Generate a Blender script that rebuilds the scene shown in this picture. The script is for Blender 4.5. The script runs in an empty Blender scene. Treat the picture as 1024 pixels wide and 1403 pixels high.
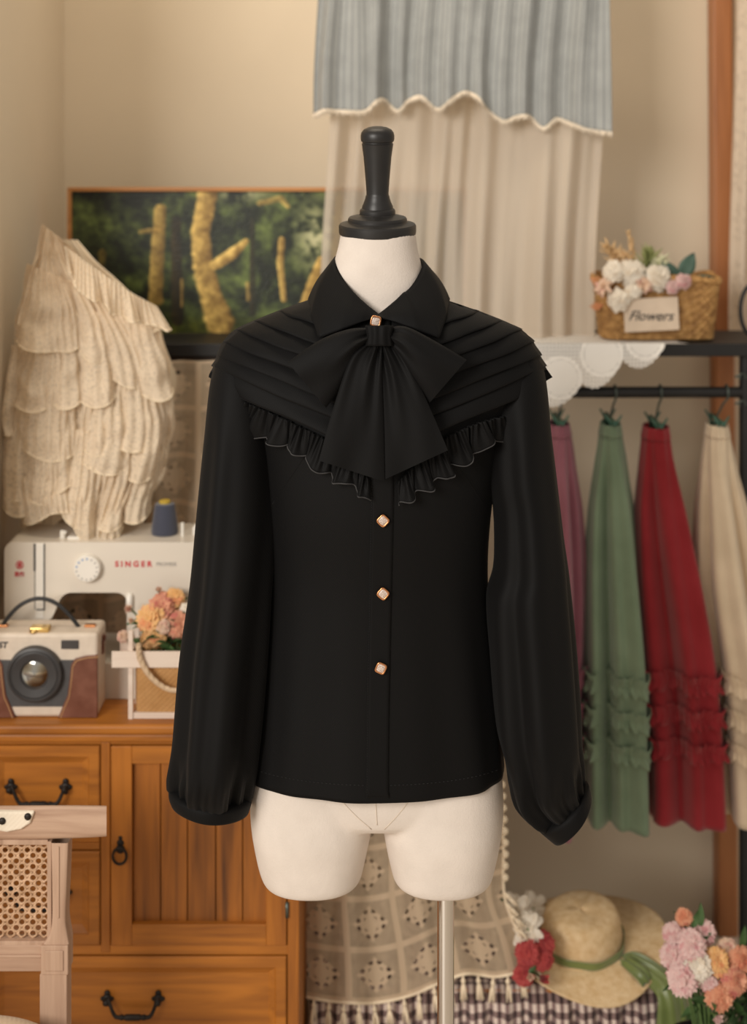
import bpy, bmesh, math, random
import numpy as np
from mathutils import Vector, Matrix, noise
random.seed(7)
C = bpy.context.scene.collection
PI = math.pi
F, H0, CZ = 2000.0, 200.0, 1.65          # focal length (px), horizon row, camera height (m)

def P(px, py, Y):
    return Vector(((px-512)*Y/F, Y, CZ-(py-H0)*Y/F))
def lerp(a, b, t): return a+(b-a)*t
def smooth(t):
    t = max(0., min(1., t)); return t*t*(3-2*t)
def interp(tab, x):
    """catmull-rom style interpolation of rows (x, a, b, ...)"""
    if x <= tab[0][0]: return list(tab[0][1:])
    if x >= tab[-1][0]: return list(tab[-1][1:])
    for i in range(len(tab)-1):
        if tab[i][0] <= x <= tab[i+1][0]: break
    p1, p2 = tab[i], tab[i+1]; h = p2[0]-p1[0]; t = (x-p1[0])/h
    out = []
    for k in range(1, len(p1)):
        m0 = (p2[k]-tab[i-1][k])/(p2[0]-tab[i-1][0]) if i > 0 else (p2[k]-p1[k])/h
        m1 = (tab[i+2][k]-p1[k])/(tab[i+2][0]-p1[0]) if i+2 < len(tab) else (p2[k]-p1[k])/h
        t2, t3 = t*t, t*t*t
        out.append((2*t3-3*t2+1)*p1[k]+(t3-2*t2+t)*h*m0+(-2*t3+3*t2)*p2[k]+(t3-t2)*h*m1)
    return out
def path_at(pts, t):
    """point on a polyline of tuples, t in 0..1 by length"""
    L = [0]
    for a, b in zip(pts, pts[1:]): L.append(L[-1]+math.dist(a, b))
    s = t*L[-1]
    for i in range(len(pts)-1):
        if s <= L[i+1] or i == len(pts)-2:
            q = (s-L[i])/max(1e-9, L[i+1]-L[i]); q = min(1, max(0, q))
            return tuple(lerp(x, y, q) for x, y in zip(pts[i], pts[i+1]))
def curve_at(pts, t):
    """smooth curve through evenly numbered points"""
    n = len(pts)-1
    return interp([(i,)+tuple(p) for i, p in enumerate(pts)], t*n)
def nz(x, y=0., z=0.): return noise.noise(Vector((x, y, z)))

# ------------------------------------------------------------------ materials
def lin(c):
    f = lambda u: u/12.92 if u <= .04045 else ((u+.055)/1.055)**2.4
    return tuple(f(x/255.) for x in c)+(1.,)
class K:
    """a socket with arithmetic"""
    def __init__(s, nt, so): s.nt, s.s = nt, so
    def m(s, op, b=None, c=None):
        n = s.nt.nodes.new('ShaderNodeMath'); n.operation = op
        s.nt.links.new(s.s, n.inputs[0])
        for i, q in ((1, b), (2, c)):
            if q is None: continue
            if isinstance(q, K): s.nt.links.new(q.s, n.inputs[i])
            else: n.inputs[i].default_value = q
        return K(s.nt, n.outputs[0])
    def __add__(s, b): return s.m('ADD', b)
    def __sub__(s, b): return s.m('SUBTRACT', b)
    def __mul__(s, b): return s.m('MULTIPLY', b)
    def __truediv__(s, b): return s.m('DIVIDE', b)
    def sin(s): return s.m('SINE')
    def abs(s): return s.m('ABSOLUTE')
    def fract(s): return s.m('FRACT')
    def floor(s): return s.m('FLOOR')
    def gt(s, b): return s.m('GREATER_THAN', b)
    def lt(s, b): return s.m('LESS_THAN', b)
    def mx(s, b): return s.m('MAXIMUM', b)
    def mn(s, b): return s.m('MINIMUM', b)
    def inv(s): return s.m('MULTIPLY', -1.).m('ADD', 1.)
class Mat:
    def __init__(s, name, col=(128, 128, 128), rough=.6, **kw):
        s.m = bpy.data.materials.new(name); s.m.use_nodes = True
        s.nt = s.m.node_tree; s.b = s.nt.nodes['Principled BSDF']
        s.out = s.nt.nodes['Material Output']
        s.b.inputs['Base Color'].default_value = lin(col); s.b.inputs['Roughness'].default_value = rough
        for k, v in kw.items():
            s.b.inputs[{'metal': 'Metallic', 'sheen': 'Sheen Weight', 'spec': 'Specular IOR Level', 'coat': 'Coat Weight'}[k]].default_value = v
        s._c = {}
    def node(s, t, **kw):
        n = s.nt.nodes.new('ShaderNode'+t)
        for k, v in kw.items(): setattr(n, k, v)
        return n
    def coord(s, kind='Object'):
        if kind not in s._c: s._c[kind] = s.node('TexCoord').outputs[kind]
        return s._c[kind]
    def xyz(s, kind='UV'):
        n = s.node('SeparateXYZ'); s.nt.links.new(s.coord(kind), n.inputs[0])
        return [K(s.nt, o) for o in n.outputs]
    def scaled(s, sc, kind='Object'):
        n = s.node('Mapping'); n.inputs['Scale'].default_value = sc
        s.nt.links.new(s.coord(kind), n.inputs[0]); return n.outputs[0]
    def noise(s, scale, detail=3, vec=None, kind='Object', dist=0.):
        n = s.node('TexNoise'); n.inputs['Scale'].default_value = scale; n.inputs['Detail'].default_value = detail
        n.inputs['Distortion'].default_value = dist
        s.nt.links.new(vec or s.coord(kind), n.inputs['Vector']); return K(s.nt, n.outputs[0])
    def voronoi(s, scale, vec=None, kind='Object', rnd=1., feature='F1'):
        n = s.node('TexVoronoi', feature=feature); n.inputs['Scale'].default_value = scale; n.inputs['Randomness'].default_value = rnd
        s.nt.links.new(vec or s.coord(kind), n.inputs['Vector']); return K(s.nt, n.outputs['Distance'])
    def ramp(s, k, stops):
        n = s.node('ValToRGB'); e = n.color_ramp.elements
        while len(e) < len(stops): e.new(.5)
        for el, (p, c) in zip(e, stops): el.position = p; el.color = lin(c)
        s.nt.links.new(k.s, n.inputs[0]); return n.outputs[0]
    def mix(s, k, a, b):
        n = s.node('Mix', data_type='RGBA')
        s.nt.links.new(k.s, n.inputs[0])
        for i, q in ((6, a), (7, b)):
            if isinstance(q, tuple): n.inputs[i].default_value = lin(q)
            else: s.nt.links.new(q, n.inputs[i])
        return n.outputs[2]
    def color(s, so): s.nt.links.new(so, s.b.inputs['Base Color']); return s
    def bump(s, k, strength=.3, dist=.002):
        n = s.node('Bump'); n.inputs['Strength'].default_value = strength; n.inputs['Distance'].default_value = dist
        s.nt.links.new(k.s, n.inputs['Height']); s.nt.links.new(n.outputs[0], s.b.inputs['Normal']); return s
    def alpha(s, k, translucent=0., tcol=(230, 215, 190)):
        """k = 1 where there is thread, 0 where one sees through"""
        surf = s.b.outputs[0]
        if translucent:
            t = s.node('BsdfTranslucent'); t.inputs[0].default_value = lin(tcol)
            mm = s.node('MixShader'); mm.inputs[0].default_value = translucent
            s.nt.links.new(surf, mm.inputs[1]); s.nt.links.new(t.outputs[0], mm.inputs[2]); surf = mm.outputs[0]
        if k is not None:
            tr = s.node('BsdfTransparent'); mx = s.node('MixShader')
            s.nt.links.new(k.s, mx.inputs[0]); s.nt.links.new(tr.outputs[0], mx.inputs[1]); s.nt.links.new(surf, mx.inputs[2]); surf = mx.outputs[0]
        s.nt.links.new(surf, s.out.inputs[0]); return s

def fabric(name, col, var=12, rough=.85, sheen=.2, weave=900, bump=.25):
    m = Mat(name, col, rough, sheen=sheen)
    n = m.noise(14, 4)
    m.color(m.ramp(n, [(.3, tuple(max(0, c-var) for c in col)), (.7, tuple(min(255, c+var) for c in col))]))
    x, y, z = m.xyz('Object')
    w = (x*weave).sin()*(z*weave).sin()+m.noise(300, 2)
    return m.bump(w, bump, .0006)
def plain(name, col, rough=.5, var=6, scale=20, bump=0., **kw):
    m = Mat(name, col, rough, **kw); n = m.noise(scale, 3)
    m.color(m.ramp(n, [(.3, tuple(max(0, c-var) for c in col)), (.7, tuple(min(255, c+var) for c in col))]))
    if bump: m.bump(m.noise(scale*12, 3), bump, .001)
    return m
def wood(name, dark, light, grain='x', scale=1., rough=.45, bump=.15):
    m = Mat(name, light, rough)
    sc = {'x': (1.6, 22, 22), 'z': (22, 22, 1.6), 'y': (22, 1.6, 22)}[grain]
    v = m.scaled(tuple(q*scale for q in sc))
    n = m.noise(1.5, 6, v, dist=1.2); f = m.noise(6, 3, v); big = m.noise(2.2, 2)
    k = n*.7+f*.2+big*.25
    m.color(m.ramp(k, [(.34, dark), (.5, tuple(int(lerp(a, b, .65)) for a, b in zip(dark, light))), (.68, light)]))
    return m.bump(n+f*.4, bump, .001)

wall_m = plain('wall_plaster', (218, 202, 178), .9, 3, 3, .05)
floor_m = plain('pale_floor', (214, 200, 182), .45, 5, 4)
black_cloth = Mat('black_crepe', (9, 8, 8), .68, sheen=.02, spec=.16)
_x, _y, _z = black_cloth.xyz('Object')
black_cloth.bump((_x*2600+_z*1500).sin()+black_cloth.noise(500, 2), .12, .0004)
thread_m = plain('grey_thread', (56, 54, 54), .8)
darkthread_m = plain('black_thread', (22, 21, 21), .8)
gold_m = plain('rose_gold', (214, 150, 104), .28, 6, metal=1.)
pearl_m = Mat('pale_stone', (206, 190, 178), .35)
pearl_m.color(pearl_m.ramp(pearl_m.noise(900, 1), [(.4, (168, 146, 132)), (.6, (222, 206, 194))]))
linen_m = plain('white_linen', (222, 210, 199), .88, 4, 30)
linen_m.bump(linen_m.noise(420, 3)+linen_m.noise(1200, 2)*.5, .35, .0012)
seam_m = plain('linen_seam', (218, 203, 186), .9)
cap_m = plain('black_lacquer', (30, 28, 27), .42, 3, 40, .04)
chrome_m = Mat('polished_steel', (226, 222, 218), .10, metal=1.)
iron_m = plain('dark_iron', (44, 38, 34), .5, 10, 60, .2, metal=.6)
rack_m = plain('black_metal', (22, 20, 20), .55, 3)
brown_m = wood('dark_brown_board', (36, 26, 22), (58, 42, 34), 'x')
cab_x = wood('honey_wood_across', (112, 60, 16), (184, 114, 38), 'x')
cab_z = wood('honey_wood_upright', (106, 56, 14), (180, 110, 36), 'z')
post_m = wood('brown_post_wood', (134, 82, 46), (172, 112, 68), 'z')
bleach_m = wood('bleached_wood', (136, 102, 80), (192, 160, 136), 'z', 1.2, .7, .35)
bleach_x = wood('bleached_wood_across', (138, 104, 82), (194, 162, 138), 'x', 1.2, .7, .35)
cane_m = plain('woven_cane', (198, 160, 126), .6, 22, 90, .4)
cushion_m = fabric('cream_seat_cloth', (214, 190, 158))
pad_m = fabric('white_pad_cloth', (230, 216, 196))
plastic_m = Mat('ivory_plastic', (222, 212, 198), .32, coat=.2)
plastic_m.color(plastic_m.ramp(plastic_m.noise(6, 2), [(.3, (218, 208, 194)), (.7, (226, 216, 202))]))
plastic_w = plain('white_plastic', (236, 230, 220), .3, 2)
slot_m = plain('grey_slot', (60, 56, 54), .5)
red_ink = plain('red_print', (200, 40, 52), .5, 3)
grey_ink = plain('grey_print', (168, 162, 156), .5, 3)
blue_ink = plain('blue_print', (76, 130, 190), .5, 3)
dark_ink = plain('dark_print', (44, 40, 42), .6, 3)
navy_thread = Mat('navy_thread', (60, 63, 80), .75, sheen=.3)
_x, _y, _z = navy_thread.xyz('Object'); navy_thread.bump((_z*2600).sin(), .5, .001)
yellow_m = plain('yellow_core', (190, 160, 60), .5)
bagwhite_m = plain('ivory_leatherette', (216, 200, 182), .55, 5, 60, .1)
baggrey_m = plain('charcoal_leatherette', (74, 72, 72), .6, 5, 60, .15)
lensdark_m = plain('dark_lens_ring', (58, 56, 56), .45, 4, 40)
glass_m = Mat('lens_glass', (150, 134, 112), .08, metal=.75)
glass_m.color(glass_m.ramp(glass_m.noise(30, 1), [(.35, (110, 84, 56)), (.5, (170, 160, 140)), (.65, (190, 200, 206))]))
leather_m = plain('brown_leather', (112, 66, 48), .42, 16, 30, .15)
stitch_m = plain('tan_stitch', (206, 164, 112), .7)
strap_m = plain('black_strap', (34, 33, 34), .5)
crate_m = wood('whitewashed_wood', (204, 178, 160), (228, 210, 194), 'x', 1.2, .75, .2)
burlap_m = fabric('burlap', (192, 146, 94), 18, .95, .1, 700, .8)
rope_m = plain('jute_rope', (206, 178, 146), .9, 16, 120, .5)
straw_m = Mat('straw', (226, 196, 152), .75)
straw_m.color(straw_m.ramp(straw_m.noise(80, 3), [(.3, (214, 180, 132)), (.7, (234, 206, 164))]))
straw_m.bump(straw_m.noise(260, 2)+straw_m.voronoi(220), .5, .0015)
ribbon_m = Mat('olive_satin', (112, 124, 66), .35, sheen=.4)
ribbon_m.color(ribbon_m.ramp(ribbon_m.noise(14, 2), [(.3, (98, 112, 56)), (.7, (126, 138, 78))]))
wicker_m = Mat('wicker', (176, 132, 76), .65)
wicker_m.color(wicker_m.ramp(wicker_m.noise(70, 4), [(.3, (128, 88, 44)), (.55, (178, 134, 78)), (.75, (206, 164, 104))]))
wicker_m.bump(wicker_m.noise(300, 2), .4, .001)
tag_m = plain('cream_card', (222, 202, 180), .8, 4, 40)
leaf_m = plain('green_leaf', (62, 92, 46), .55, 20, 30)
darkleaf_m = plain('blue_green_leaf', (62, 88, 74), .55, 14, 30)
stem_m = plain('green_stem', (88, 112, 60), .6, 14)
dry_m = plain('dried_grass', (206, 172, 126), .85, 16)
clip_m = plain('teal_hanger_plastic', (56, 96, 80), .4, 6)
wire_m = plain('steel_wire', (96, 104, 98), .35, 6, metal=.8)
frame_m = wood('picture_frame_wood', (150, 94, 46), (196, 136, 78), 'x')
skirt_mats = {k: fabric('skirt_'+k, c, 7, .9, .25, 800, .3) for k, c in
              dict(pink=(150, 92, 106), green=(120, 140, 114), red=(148, 26, 36), cream=(222, 202, 174)).items()}
def petal_mat(name, c1, c2, c3):
    m = Mat(name, c1, .7, sheen=.2)
    m.color(m.ramp(m.noise(70, 3), [(.34, c1), (.5, c2), (.66, c3)])); return m.alpha(None, .25, c2)
pt_peach = petal_mat('petal_peach', (240, 186, 116), (244, 200, 140), (238, 164, 116))
pt_coral = petal_mat('petal_coral', (220, 144, 118), (234, 176, 142), (208, 120, 110))
pt_pink = petal_mat('petal_pink', (228, 186, 182), (236, 208, 202), (220, 160, 162))
pt_white = petal_mat('petal_white', (238, 226, 208), (246, 238, 224), (230, 214, 192))
pt_red = petal_mat('petal_red', (176, 58, 58), (196, 82, 78), (156, 42, 48))
pt_orange = petal_mat('petal_orange', (226, 150, 116), (236, 176, 140), (218, 130, 104))
pt_bud = petal_mat('petal_bud', (226, 190, 160), (236, 208, 184), (214, 160, 146))

def lace_net(name, col, cell=.085, hole=.5, base=.92, trans=.25):
    """crochet filet with square motifs; UV in metres"""
    m = Mat(name, col, .9, sheen=.2)
    u, v, _ = m.xyz('UV')
    mesh = ((u*1500).sin()*(v*1500).sin()).gt(.25)             # fine net holes
    cu, cv = (u/cell).fract()-.5, (v/cell).fract()-.5
    r = (cu*cu+cv*cv).m('SQRT')
    motif = (cu.abs()+cv.abs()).lt(.36)
    bar = cu.abs().gt(.44).mx(cv.abs().gt(.44))
    ring = (r-.22).abs().lt(.075)
    du, dv = (u/(cell/6)).fract()-.5, (v/(cell/6)).fract()-.5
    dots = (du*du+dv*dv).lt(.09)*ring*motif
    solid = motif.mx(bar)
    openk = mesh*solid.inv()*hole
    k = (openk.mx(dots*.95)).inv()*base
    n = m.noise(60, 3)
    m.color(m.mix(solid, m.ramp(n, [(.3, tuple(int(c*.9) for c in col)), (.7, col)]), tuple(min(255, int(c*1.08)) for c in col)))
    m.bump(mesh*-1.+solid+n*.5, .5, .0015)
    return m.alpha(k, trans, col)
net_brown = lace_net('ecru_filet_lace', (216, 194, 166), .1, .35)
shawl_m = lace_net('cream_filet_lace', (204, 182, 154), .088, .4)
def lace_soft(name, col, base=.9, scale=90, trans=.35):
    m = Mat(name, col, .9, sheen=.25)
    n = m.noise(scale, 4, kind='UV'); v = m.voronoi(scale*.9, kind='UV')
    pat = (n+v*.4).gt(.62)
    m.color(m.mix(pat, col, tuple(min(255, int(c*1.04)) for c in col)))
    m.bump(pat+n, .5, .0012)
    return m.alpha(pat*(1-base)+base, trans, col)
dress_m = lace_soft('cream_organza_lace', (238, 222, 198), .82, 210)
hem_m = plain('cream_satin_hem', (234, 216, 188), .6)
doily_m = Mat('white_crochet', (250, 246, 240), .9)
sheer_m = Mat('cream_voile', (230, 218, 202), .9)
_n = sheer_m.noise(500, 2); sheer_m.bump(_n, .2, .0006)
sheer_m.alpha(_n*.04+.80, .35, (228, 214, 196))
blue_m = Mat('dusty_blue_stripe', (150, 164, 176), .85, sheen=.2)
_u, _v, _ = blue_m.xyz('UV')
_s = (_u*62).fract(); _ln = _s.lt(.08).mx((_s-.14).abs().lt(.03))
blue_m.color(blue_m.mix(_ln, blue_m.ramp(blue_m.noise(30, 3), [(.3, (150, 152, 150)), (.7, (162, 164, 162))]), (116, 119, 121)))
blue_m.bump(blue_m.noise(400, 2), .25, .0006)
gingham_m = Mat('brown_gingham', (90, 66, 64), .9, sheen=.2)
_u, _v, _ = gingham_m.xyz('UV')
_a = (_u/.021).fract().gt(.5); _b = (_v/.021).fract().gt(.5)
gingham_m.color(gingham_m.ramp((_a+_b)*.5, [(.0, (64, 46, 46)), (.5, (136, 112, 108)), (1., (224, 206, 194))]))

# ------------------------------------------------------------------ mesh helper
class MB:
    def __init__(s): s.v, s.f, s.uv, s.mi = [], [], {}, []
    def add(s, vs, fs, mi=0):
        o = len(s.v); s.v += [Vector(q) for q in vs]
        s.f += [[i+o for i in f] for f in fs]; s.mi += [mi]*len(fs); return s
    def grid(s, fn, nu, nv, cu=False, uv=None, mi=0):
        o = len(s.v); n1 = nu if cu else nu+1
        for j in range(nv+1):
            for i in range(n1):
                s.v.append(Vector(fn(i/nu, j/nv)))
                if uv: s.uv[len(s.v)-1] = uv(i/nu, j/nv)
        for j in range(nv):
            for i in range(nu):
                a, b = o+j*n1+i, o+j*n1+(i+1) % n1
                s.f.append([a, b, b+n1, a+n1]); s.mi.append(mi)
        return s
    def ringcap(s, start, n, flip=False):
        idx = list(range(start, start+n)); s.f.append(idx[::-1] if flip else idx); s.mi.append(0)
    def box(s, a, b, rot=None, mi=0):
        x0, y0, z0 = a; x1, y1, z1 = b
        vs = [Vector((x, y, z)) for z in (z0, z1) for x, y in ((x0, y0), (x1, y0), (x1, y1), (x0, y1))]
        if rot:
            c = (Vector(a)+Vector(b))/2; vs = [c+rot @ (q-c) for q in vs]
        return s.add(vs, [[3, 2, 1, 0], [4, 5, 6, 7], [0, 1, 5, 4], [1, 2, 6, 5], [2, 3, 7, 6], [3, 0, 4, 7]], mi)
    def tube(s, pts, r, n=8, caps=True, closed=False):
        pts = [Vector(p) for p in pts]; m = len(pts); o = len(s.v); up = None
        for i, p in enumerate(pts):
            t = (pts[(i+1) % m]-pts[i-1]) if closed else (pts[min(i+1, m-1)]-pts[max(i-1, 0)])
            if t.length < 1e-9: t = Vector((0, 0, 1))
            t.normalize()
            if up is None: up = t.orthogonal().normalized()
            up = (up-t*up.dot(t)); up = up.normalized() if up.length > 1e-6 else t.orthogonal().normalized()
            w = t.cross(up); rr = r[i] if isinstance(r, (list, tuple)) else r
            for k in range(n):
                a = 2*PI*k/n; s.v.append(p+(up*math.cos(a)+w*math.sin(a))*rr)
        for i in range(m if closed else m-1):
            j = (i+1) % m
            for k in range(n):
                s.f.append([o+i*n+k, o+i*n+(k+1) % n, o+j*n+(k+1) % n, o+j*n+k]); s.mi.append(0)
        if caps and not closed: s.ringcap(o, n, True); s.ringcap(o+(m-1)*n, n)
        return s
    def lathe(s, prof, c, n=48, M=None, caps=True):
        o = len(s.v); c = Vector(c)
        for r, z in prof:
            for k in range(n):
                q = Vector((r*math.cos(2*PI*k/n), r*math.sin(2*PI*k/n), z))
                s.v.append(c+(M @ q if M else q))
        for i in range(len(prof)-1):
            for k in range(n):
                s.f.append([o+i*n+k, o+i*n+(k+1) % n, o+(i+1)*n+(k+1) % n, o+(i+1)*n+k]); s.mi.append(0)
        if caps: s.ringcap(o, n, True); s.ringcap(o+(len(prof)-1)*n, n)
        return s
    def prism(s, poly, y0, y1):
        """outline of (x, z) points given thickness along Y"""
        n = len(poly)
        vs = [(x, y0, z) for x, z in poly]+[(x, y1, z) for x, z in poly]
        return s.add(vs, [list(range(n)), list(range(2*n-1, n-1, -1))]+[[i, i+n, (i+1) % n+n, (i+1) % n] for i in range(n)])
    def sphere(s, c, r, n=12, m=8, sc=(1, 1, 1)):
        c = Vector(c)
        def f(u, v):
            a, b = 2*PI*u, PI*v
            return c+Vector((r*sc[0]*math.sin(b)*math.cos(a), r*sc[1]*math.sin(b)*math.sin(a), r*sc[2]*math.cos(b)))
        return s.grid(f, n, m, cu=True)
    def build(s, name, mat, parent=None, smooth=True, solid=0, sub=0, bevel=0, angle=None, inv=True):
        me = bpy.data.meshes.new(name); me.from_pydata([tuple(q) for q in s.v], [], s.f); me.update()
        mats = mat if isinstance(mat, (list, tuple)) else [mat]
        for q in mats: me.materials.append(q.m)
        if len(mats) > 1:
            for p, i in zip(me.polygons, s.mi): p.material_index = i
        if s.uv:
            l = me.uv_layers.new(name='UVMap')
            for lp in me.loops: l.data[lp.index].uv = s.uv.get(lp.vertex_index, (0, 0))
        bm = bmesh.new(); bm.from_mesh(me); bmesh.ops.recalc_face_normals(bm, faces=bm.faces); bm.to_mesh(me); bm.free()
        if smooth:
            for p in me.polygons: p.use_smooth = True
        o = bpy.data.objects.new(name, me); C.objects.link(o)
        if parent:
            o.parent = parent
            if inv and parent.type == 'EMPTY': o.matrix_parent_inverse = Matrix.Translation(-parent.location)
        if solid:
            q = o.modifiers.new('thickness', 'SOLIDIFY'); q.thickness = solid; q.offset = 0
        if bevel:
            q = o.modifiers.new('bevel', 'BEVEL'); q.width = bevel; q.segments = 3; q.limit_method = 'ANGLE'; q.angle_limit = math.radians(40)
        if sub:
            q = o.modifiers.new('sub', 'SUBSURF'); q.levels = q.render_levels = sub
        if smooth and (bevel or angle):
            me.set_sharp_from_angle(angle=angle or math.radians(40))
        return o
def tag(o, label, cat, group=None):
    o['label'] = label; o['category'] = cat
    if group: o['group'] = group
    return o
def thing(name, label, cat, loc, group=None):
    o = bpy.data.objects.new(name, None); C.objects.link(o); o.location = loc; o.empty_display_size = .05
    return tag(o, label, cat, group)
def struct(o): o['kind'] = 'structure'; return o
def letters(name, body, size, mat, parent, loc, rot=(PI/2, 0, 0), shear=0., depth=.0004, align='CENTER', bold=0.):
    cu = bpy.data.curves.new(name, 'FONT'); cu.body = body; cu.size = size; cu.shear = shear; cu.extrude = depth; cu.offset = bold
    cu.align_x = align; cu.align_y = 'CENTER'
    t = bpy.data.objects.new('tmp', cu); C.objects.link(t)
    bpy.context.view_layer.update()
    me = bpy.data.meshes.new_from_object(t.evaluated_get(bpy.context.evaluated_depsgraph_get()))
    bpy.data.objects.remove(t); me.name = name
    R = Matrix.Translation(Vector(loc)) @ Matrix.Rotation(rot[2], 4, 'Z') @ Matrix.Rotation(rot[0], 4, 'X')
    me.transform(R); me.materials.clear(); me.materials.append(mat.m)
    o = bpy.data.objects.new(name, me); C.objects.link(o); o.parent = parent
    if parent.type == 'EMPTY': o.matrix_parent_inverse = Matrix.Translation(-parent.location)
    return o

# ------------------------------------------------------------------ the setting
WY, WX = 3.1, -.657
struct(MB().box((WX, WY, 0), (2.6, WY+.1, 2.7)).build('wall_back', wall_m, smooth=False))
struct(MB().box((WX-.1, 2.3, 0), (WX, WY+.1, 2.7)).build('wall_left', wall_m, smooth=False))
struct(MB().box((-2.6, -1.5, -.05), (2.6, WY+.1, 0)).build('floor', floor_m, smooth=False))
m = MB()
for i in range(24):
    pass
def post(u, v):
    a = 2*PI*u; py = lerp(-150, 1500, v)
    c = P(lerp(991, 1001, v), 700, 3.03); z = lerp(2.45, .0, v)
    w = .0235*(1+.05*nz(z*9, 3)) if 1 else 0
    return Vector((c.x+w*max(-.85, min(.85, 1.3*math.cos(a))), 3.07+.03*max(-.85, min(.85, 1.3*math.sin(a))), z))
struct(m.grid(post, 24, 60, cu=True).build('trim_1', post_m))

# ------------------------------------------------------------------ dress form
CX = 518
def loft_px(mb, secs, n, step, Y=2.0, exp=2.15, caps=True, disp=None):
    """secs: (py, xl, xr, front depth, back depth) in the silhouette plane"""
    y0, y1 = secs[0][0], secs[-1][0]; rows = max(2, int(abs(y1-y0)/step))
    o = len(mb.v)
    for j in range(rows+1):
        py = lerp(y0, y1, j/rows); xl, xr, bf, bb = interp(secs, py)
        for i in range(n):
            a = 2*PI*i/n; ca, sa = math.cos(a), math.sin(a)
            ex = math.copysign(abs(ca)**(2/exp), ca); ey = math.copysign(abs(sa)**(2/exp), sa)
            c = P((xl+xr)/2, py, Y); hw = (xr-xl)/2*Y/F
            dx, dy = hw*ex, -(bf if sa > 0 else bb)*ey
            if disp: q = disp(a, py); dx, dy = dx*(1+q), dy*(1+q)
            mb.v.append(Vector((c.x+dx, Y+dy, c.z)))
    for j in range(rows):
        for i in range(n):
            a, b = o+j*n+i, o+j*n+(i+1) % n
            mb.f.append([a, b, b+n, a+n]); mb.mi.append(0)
    if caps: mb.ringcap(o, n, True); mb.ringcap(o+rows*n, n)
def fuse(mb, name, mat, parent, voxel=.004, it=4):
    o = mb.build(name, mat, parent)
    r = o.modifiers.new('r', 'REMESH'); r.mode = 'VOXEL'; r.voxel_size = voxel; r.use_smooth_shade = True
    q = o.modifiers.new('s', 'SMOOTH'); q.iterations = it; q.factor = .5
    bpy.context.view_layer.update()
    me = bpy.data.meshes.new_from_object(o.evaluated_get(bpy.context.evaluated_depsgraph_get()))
    o.modifiers.clear(); old = o.data; o.data = me; bpy.data.meshes.remove(old); me.name = name
    for p in me.polygons: p.use_smooth = True
    return o
form = thing('dress_form', 'white linen half-body dress form with black turned neck cap, wearing the black blouse', 'mannequin', (.006, 2.0, 0))
m = MB()
loft_px(m, [(318, 467, 570, .051, .051), (332, 465, 571, .053, .053), (352, 460, 575, .056, .056), (375, 454, 581, .058, .06), (400, 446, 590, .058, .066), (418, 432, 604, .058, .07),
            (434, 392, 644, .066, .075), (455, 352, 684, .076, .08), (480, 340, 696, .086, .082), (530, 345, 691, .094, .085), (600, 366, 672, .098, .085),
            (690, 378, 660, .094, .08), (790, 384, 654, .078, .08), (900, 364, 673, .08, .095), (1000, 351, 685, .076, .105), (1060, 346, 688, .074, .108), (1110, 346, 689, .066, .10), (1122, 350, 686, .040, .08)], 64, 8, exp=2.2)
loft_px(m, [(1020, 352, 516, .066, .10), (1060, 345, 515, .070, .105), (1095, 343, 514, .074, .105), (1130, 345, 510, .078, .10), (1160, 350, 504, .076, .092), (1182, 355, 499, .074, .085), (1194, 359, 496, .072, .08), (1201, 363, 492, .068, .075)], 48, 4, exp=2.35)
loft_px(m, [(1020, 520, 685, .066, .10), (1060, 521, 688, .070, .105), (1095, 522, 690, .074, .105), (1130, 525, 688, .078, .10), (1160, 530, 683, .076, .092), (1182, 535, 678, .074, .085), (1194, 538, 675, .072, .08), (1201, 542, 671, .068, .075)], 48, 4, exp=2.35)
body = fuse(m, 'body', linen_m, form)
def thigh_y(px, py):     # front surface of the hips, for the seams
    return 2.0-.0865+.00035*abs(px-518)*0
from mathutils.bvhtree import BVHTree
def bvh(o):
    me = o.data; return BVHTree.FromPolygons([v.co.copy() for v in me.vertices], [list(p.vertices) for p in me.polygons])
body_t = bvh(body)
CAM = Vector((0, 0, CZ))
def on(tree, px, py, off=0., dflt=2.0):
    d = (P(px, py, 1)-CAM).normalized(); h = tree.ray_cast(CAM, d)
    if h[0] is None: return P(px, py, dflt)
    n = h[1]; n = n if n.dot(d) < 0 else -n
    return h[0]+n*off
for pts in ([(455, 1075), (467, 1095), (487, 1117), (509, 1136)], [(573, 1075), (562, 1095), (545, 1117), (527, 1136)], [(515, 1070), (515, 1095), (516, 1116), (517, 1130)]):
    q = [on(body_t, *curve_at(pts, i/16), off=.0002) for i in range(17)]
    MB().tube(q, .0007, 6).build('seam', seam_m, form)
TILT = Matrix.Rotation(math.radians(5.5), 3, 'X')
cc = P(517.5, 321, 2.0)
def pr(rows): return [(r/1000., (321-y)/1000.) for r, y in rows]
m = MB(); m.lathe(pr([(0.1, 322), (50, 322), (52.5, 320), (53, 317), (53, 309), (51.5, 306.5), (41.5, 304), (40.5, 303), (40.5, 300), (39, 297.5), (25.5, 294), (24.5, 293)]), cc, 72, TILT)
cap = m.build('neck_cap', cap_m, form, angle=.5)
m = MB(); m.lathe(pr([(24, 294.5), (24.5, 292), (24.3, 288), (23, 286), (21.5, 285.3), (21, 282), (18.8, 277), (17, 272), (16.2, 268), (15.4, 266.5), (15.2, 264), (16.5, 245), (19, 215), (21.3, 198), (21.6, 196.5), (20.6, 195.5), (20.6, 194), (22.2, 193), (23, 190), (23, 185), (22, 181), (19, 177), (13, 174), (6, 172.6), (.1, 172.3)]), cc, 64, TILT)
m.build('handle', cap_m, cap, angle=.5)
m = MB(); pc = P(611, 1180, 2.0)
m.lathe([(.0115, .03), (.0115, pc.z)], (pc.x, 2.0, 0), 40)
m.build('pole', chrome_m, form, angle=.5)
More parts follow.
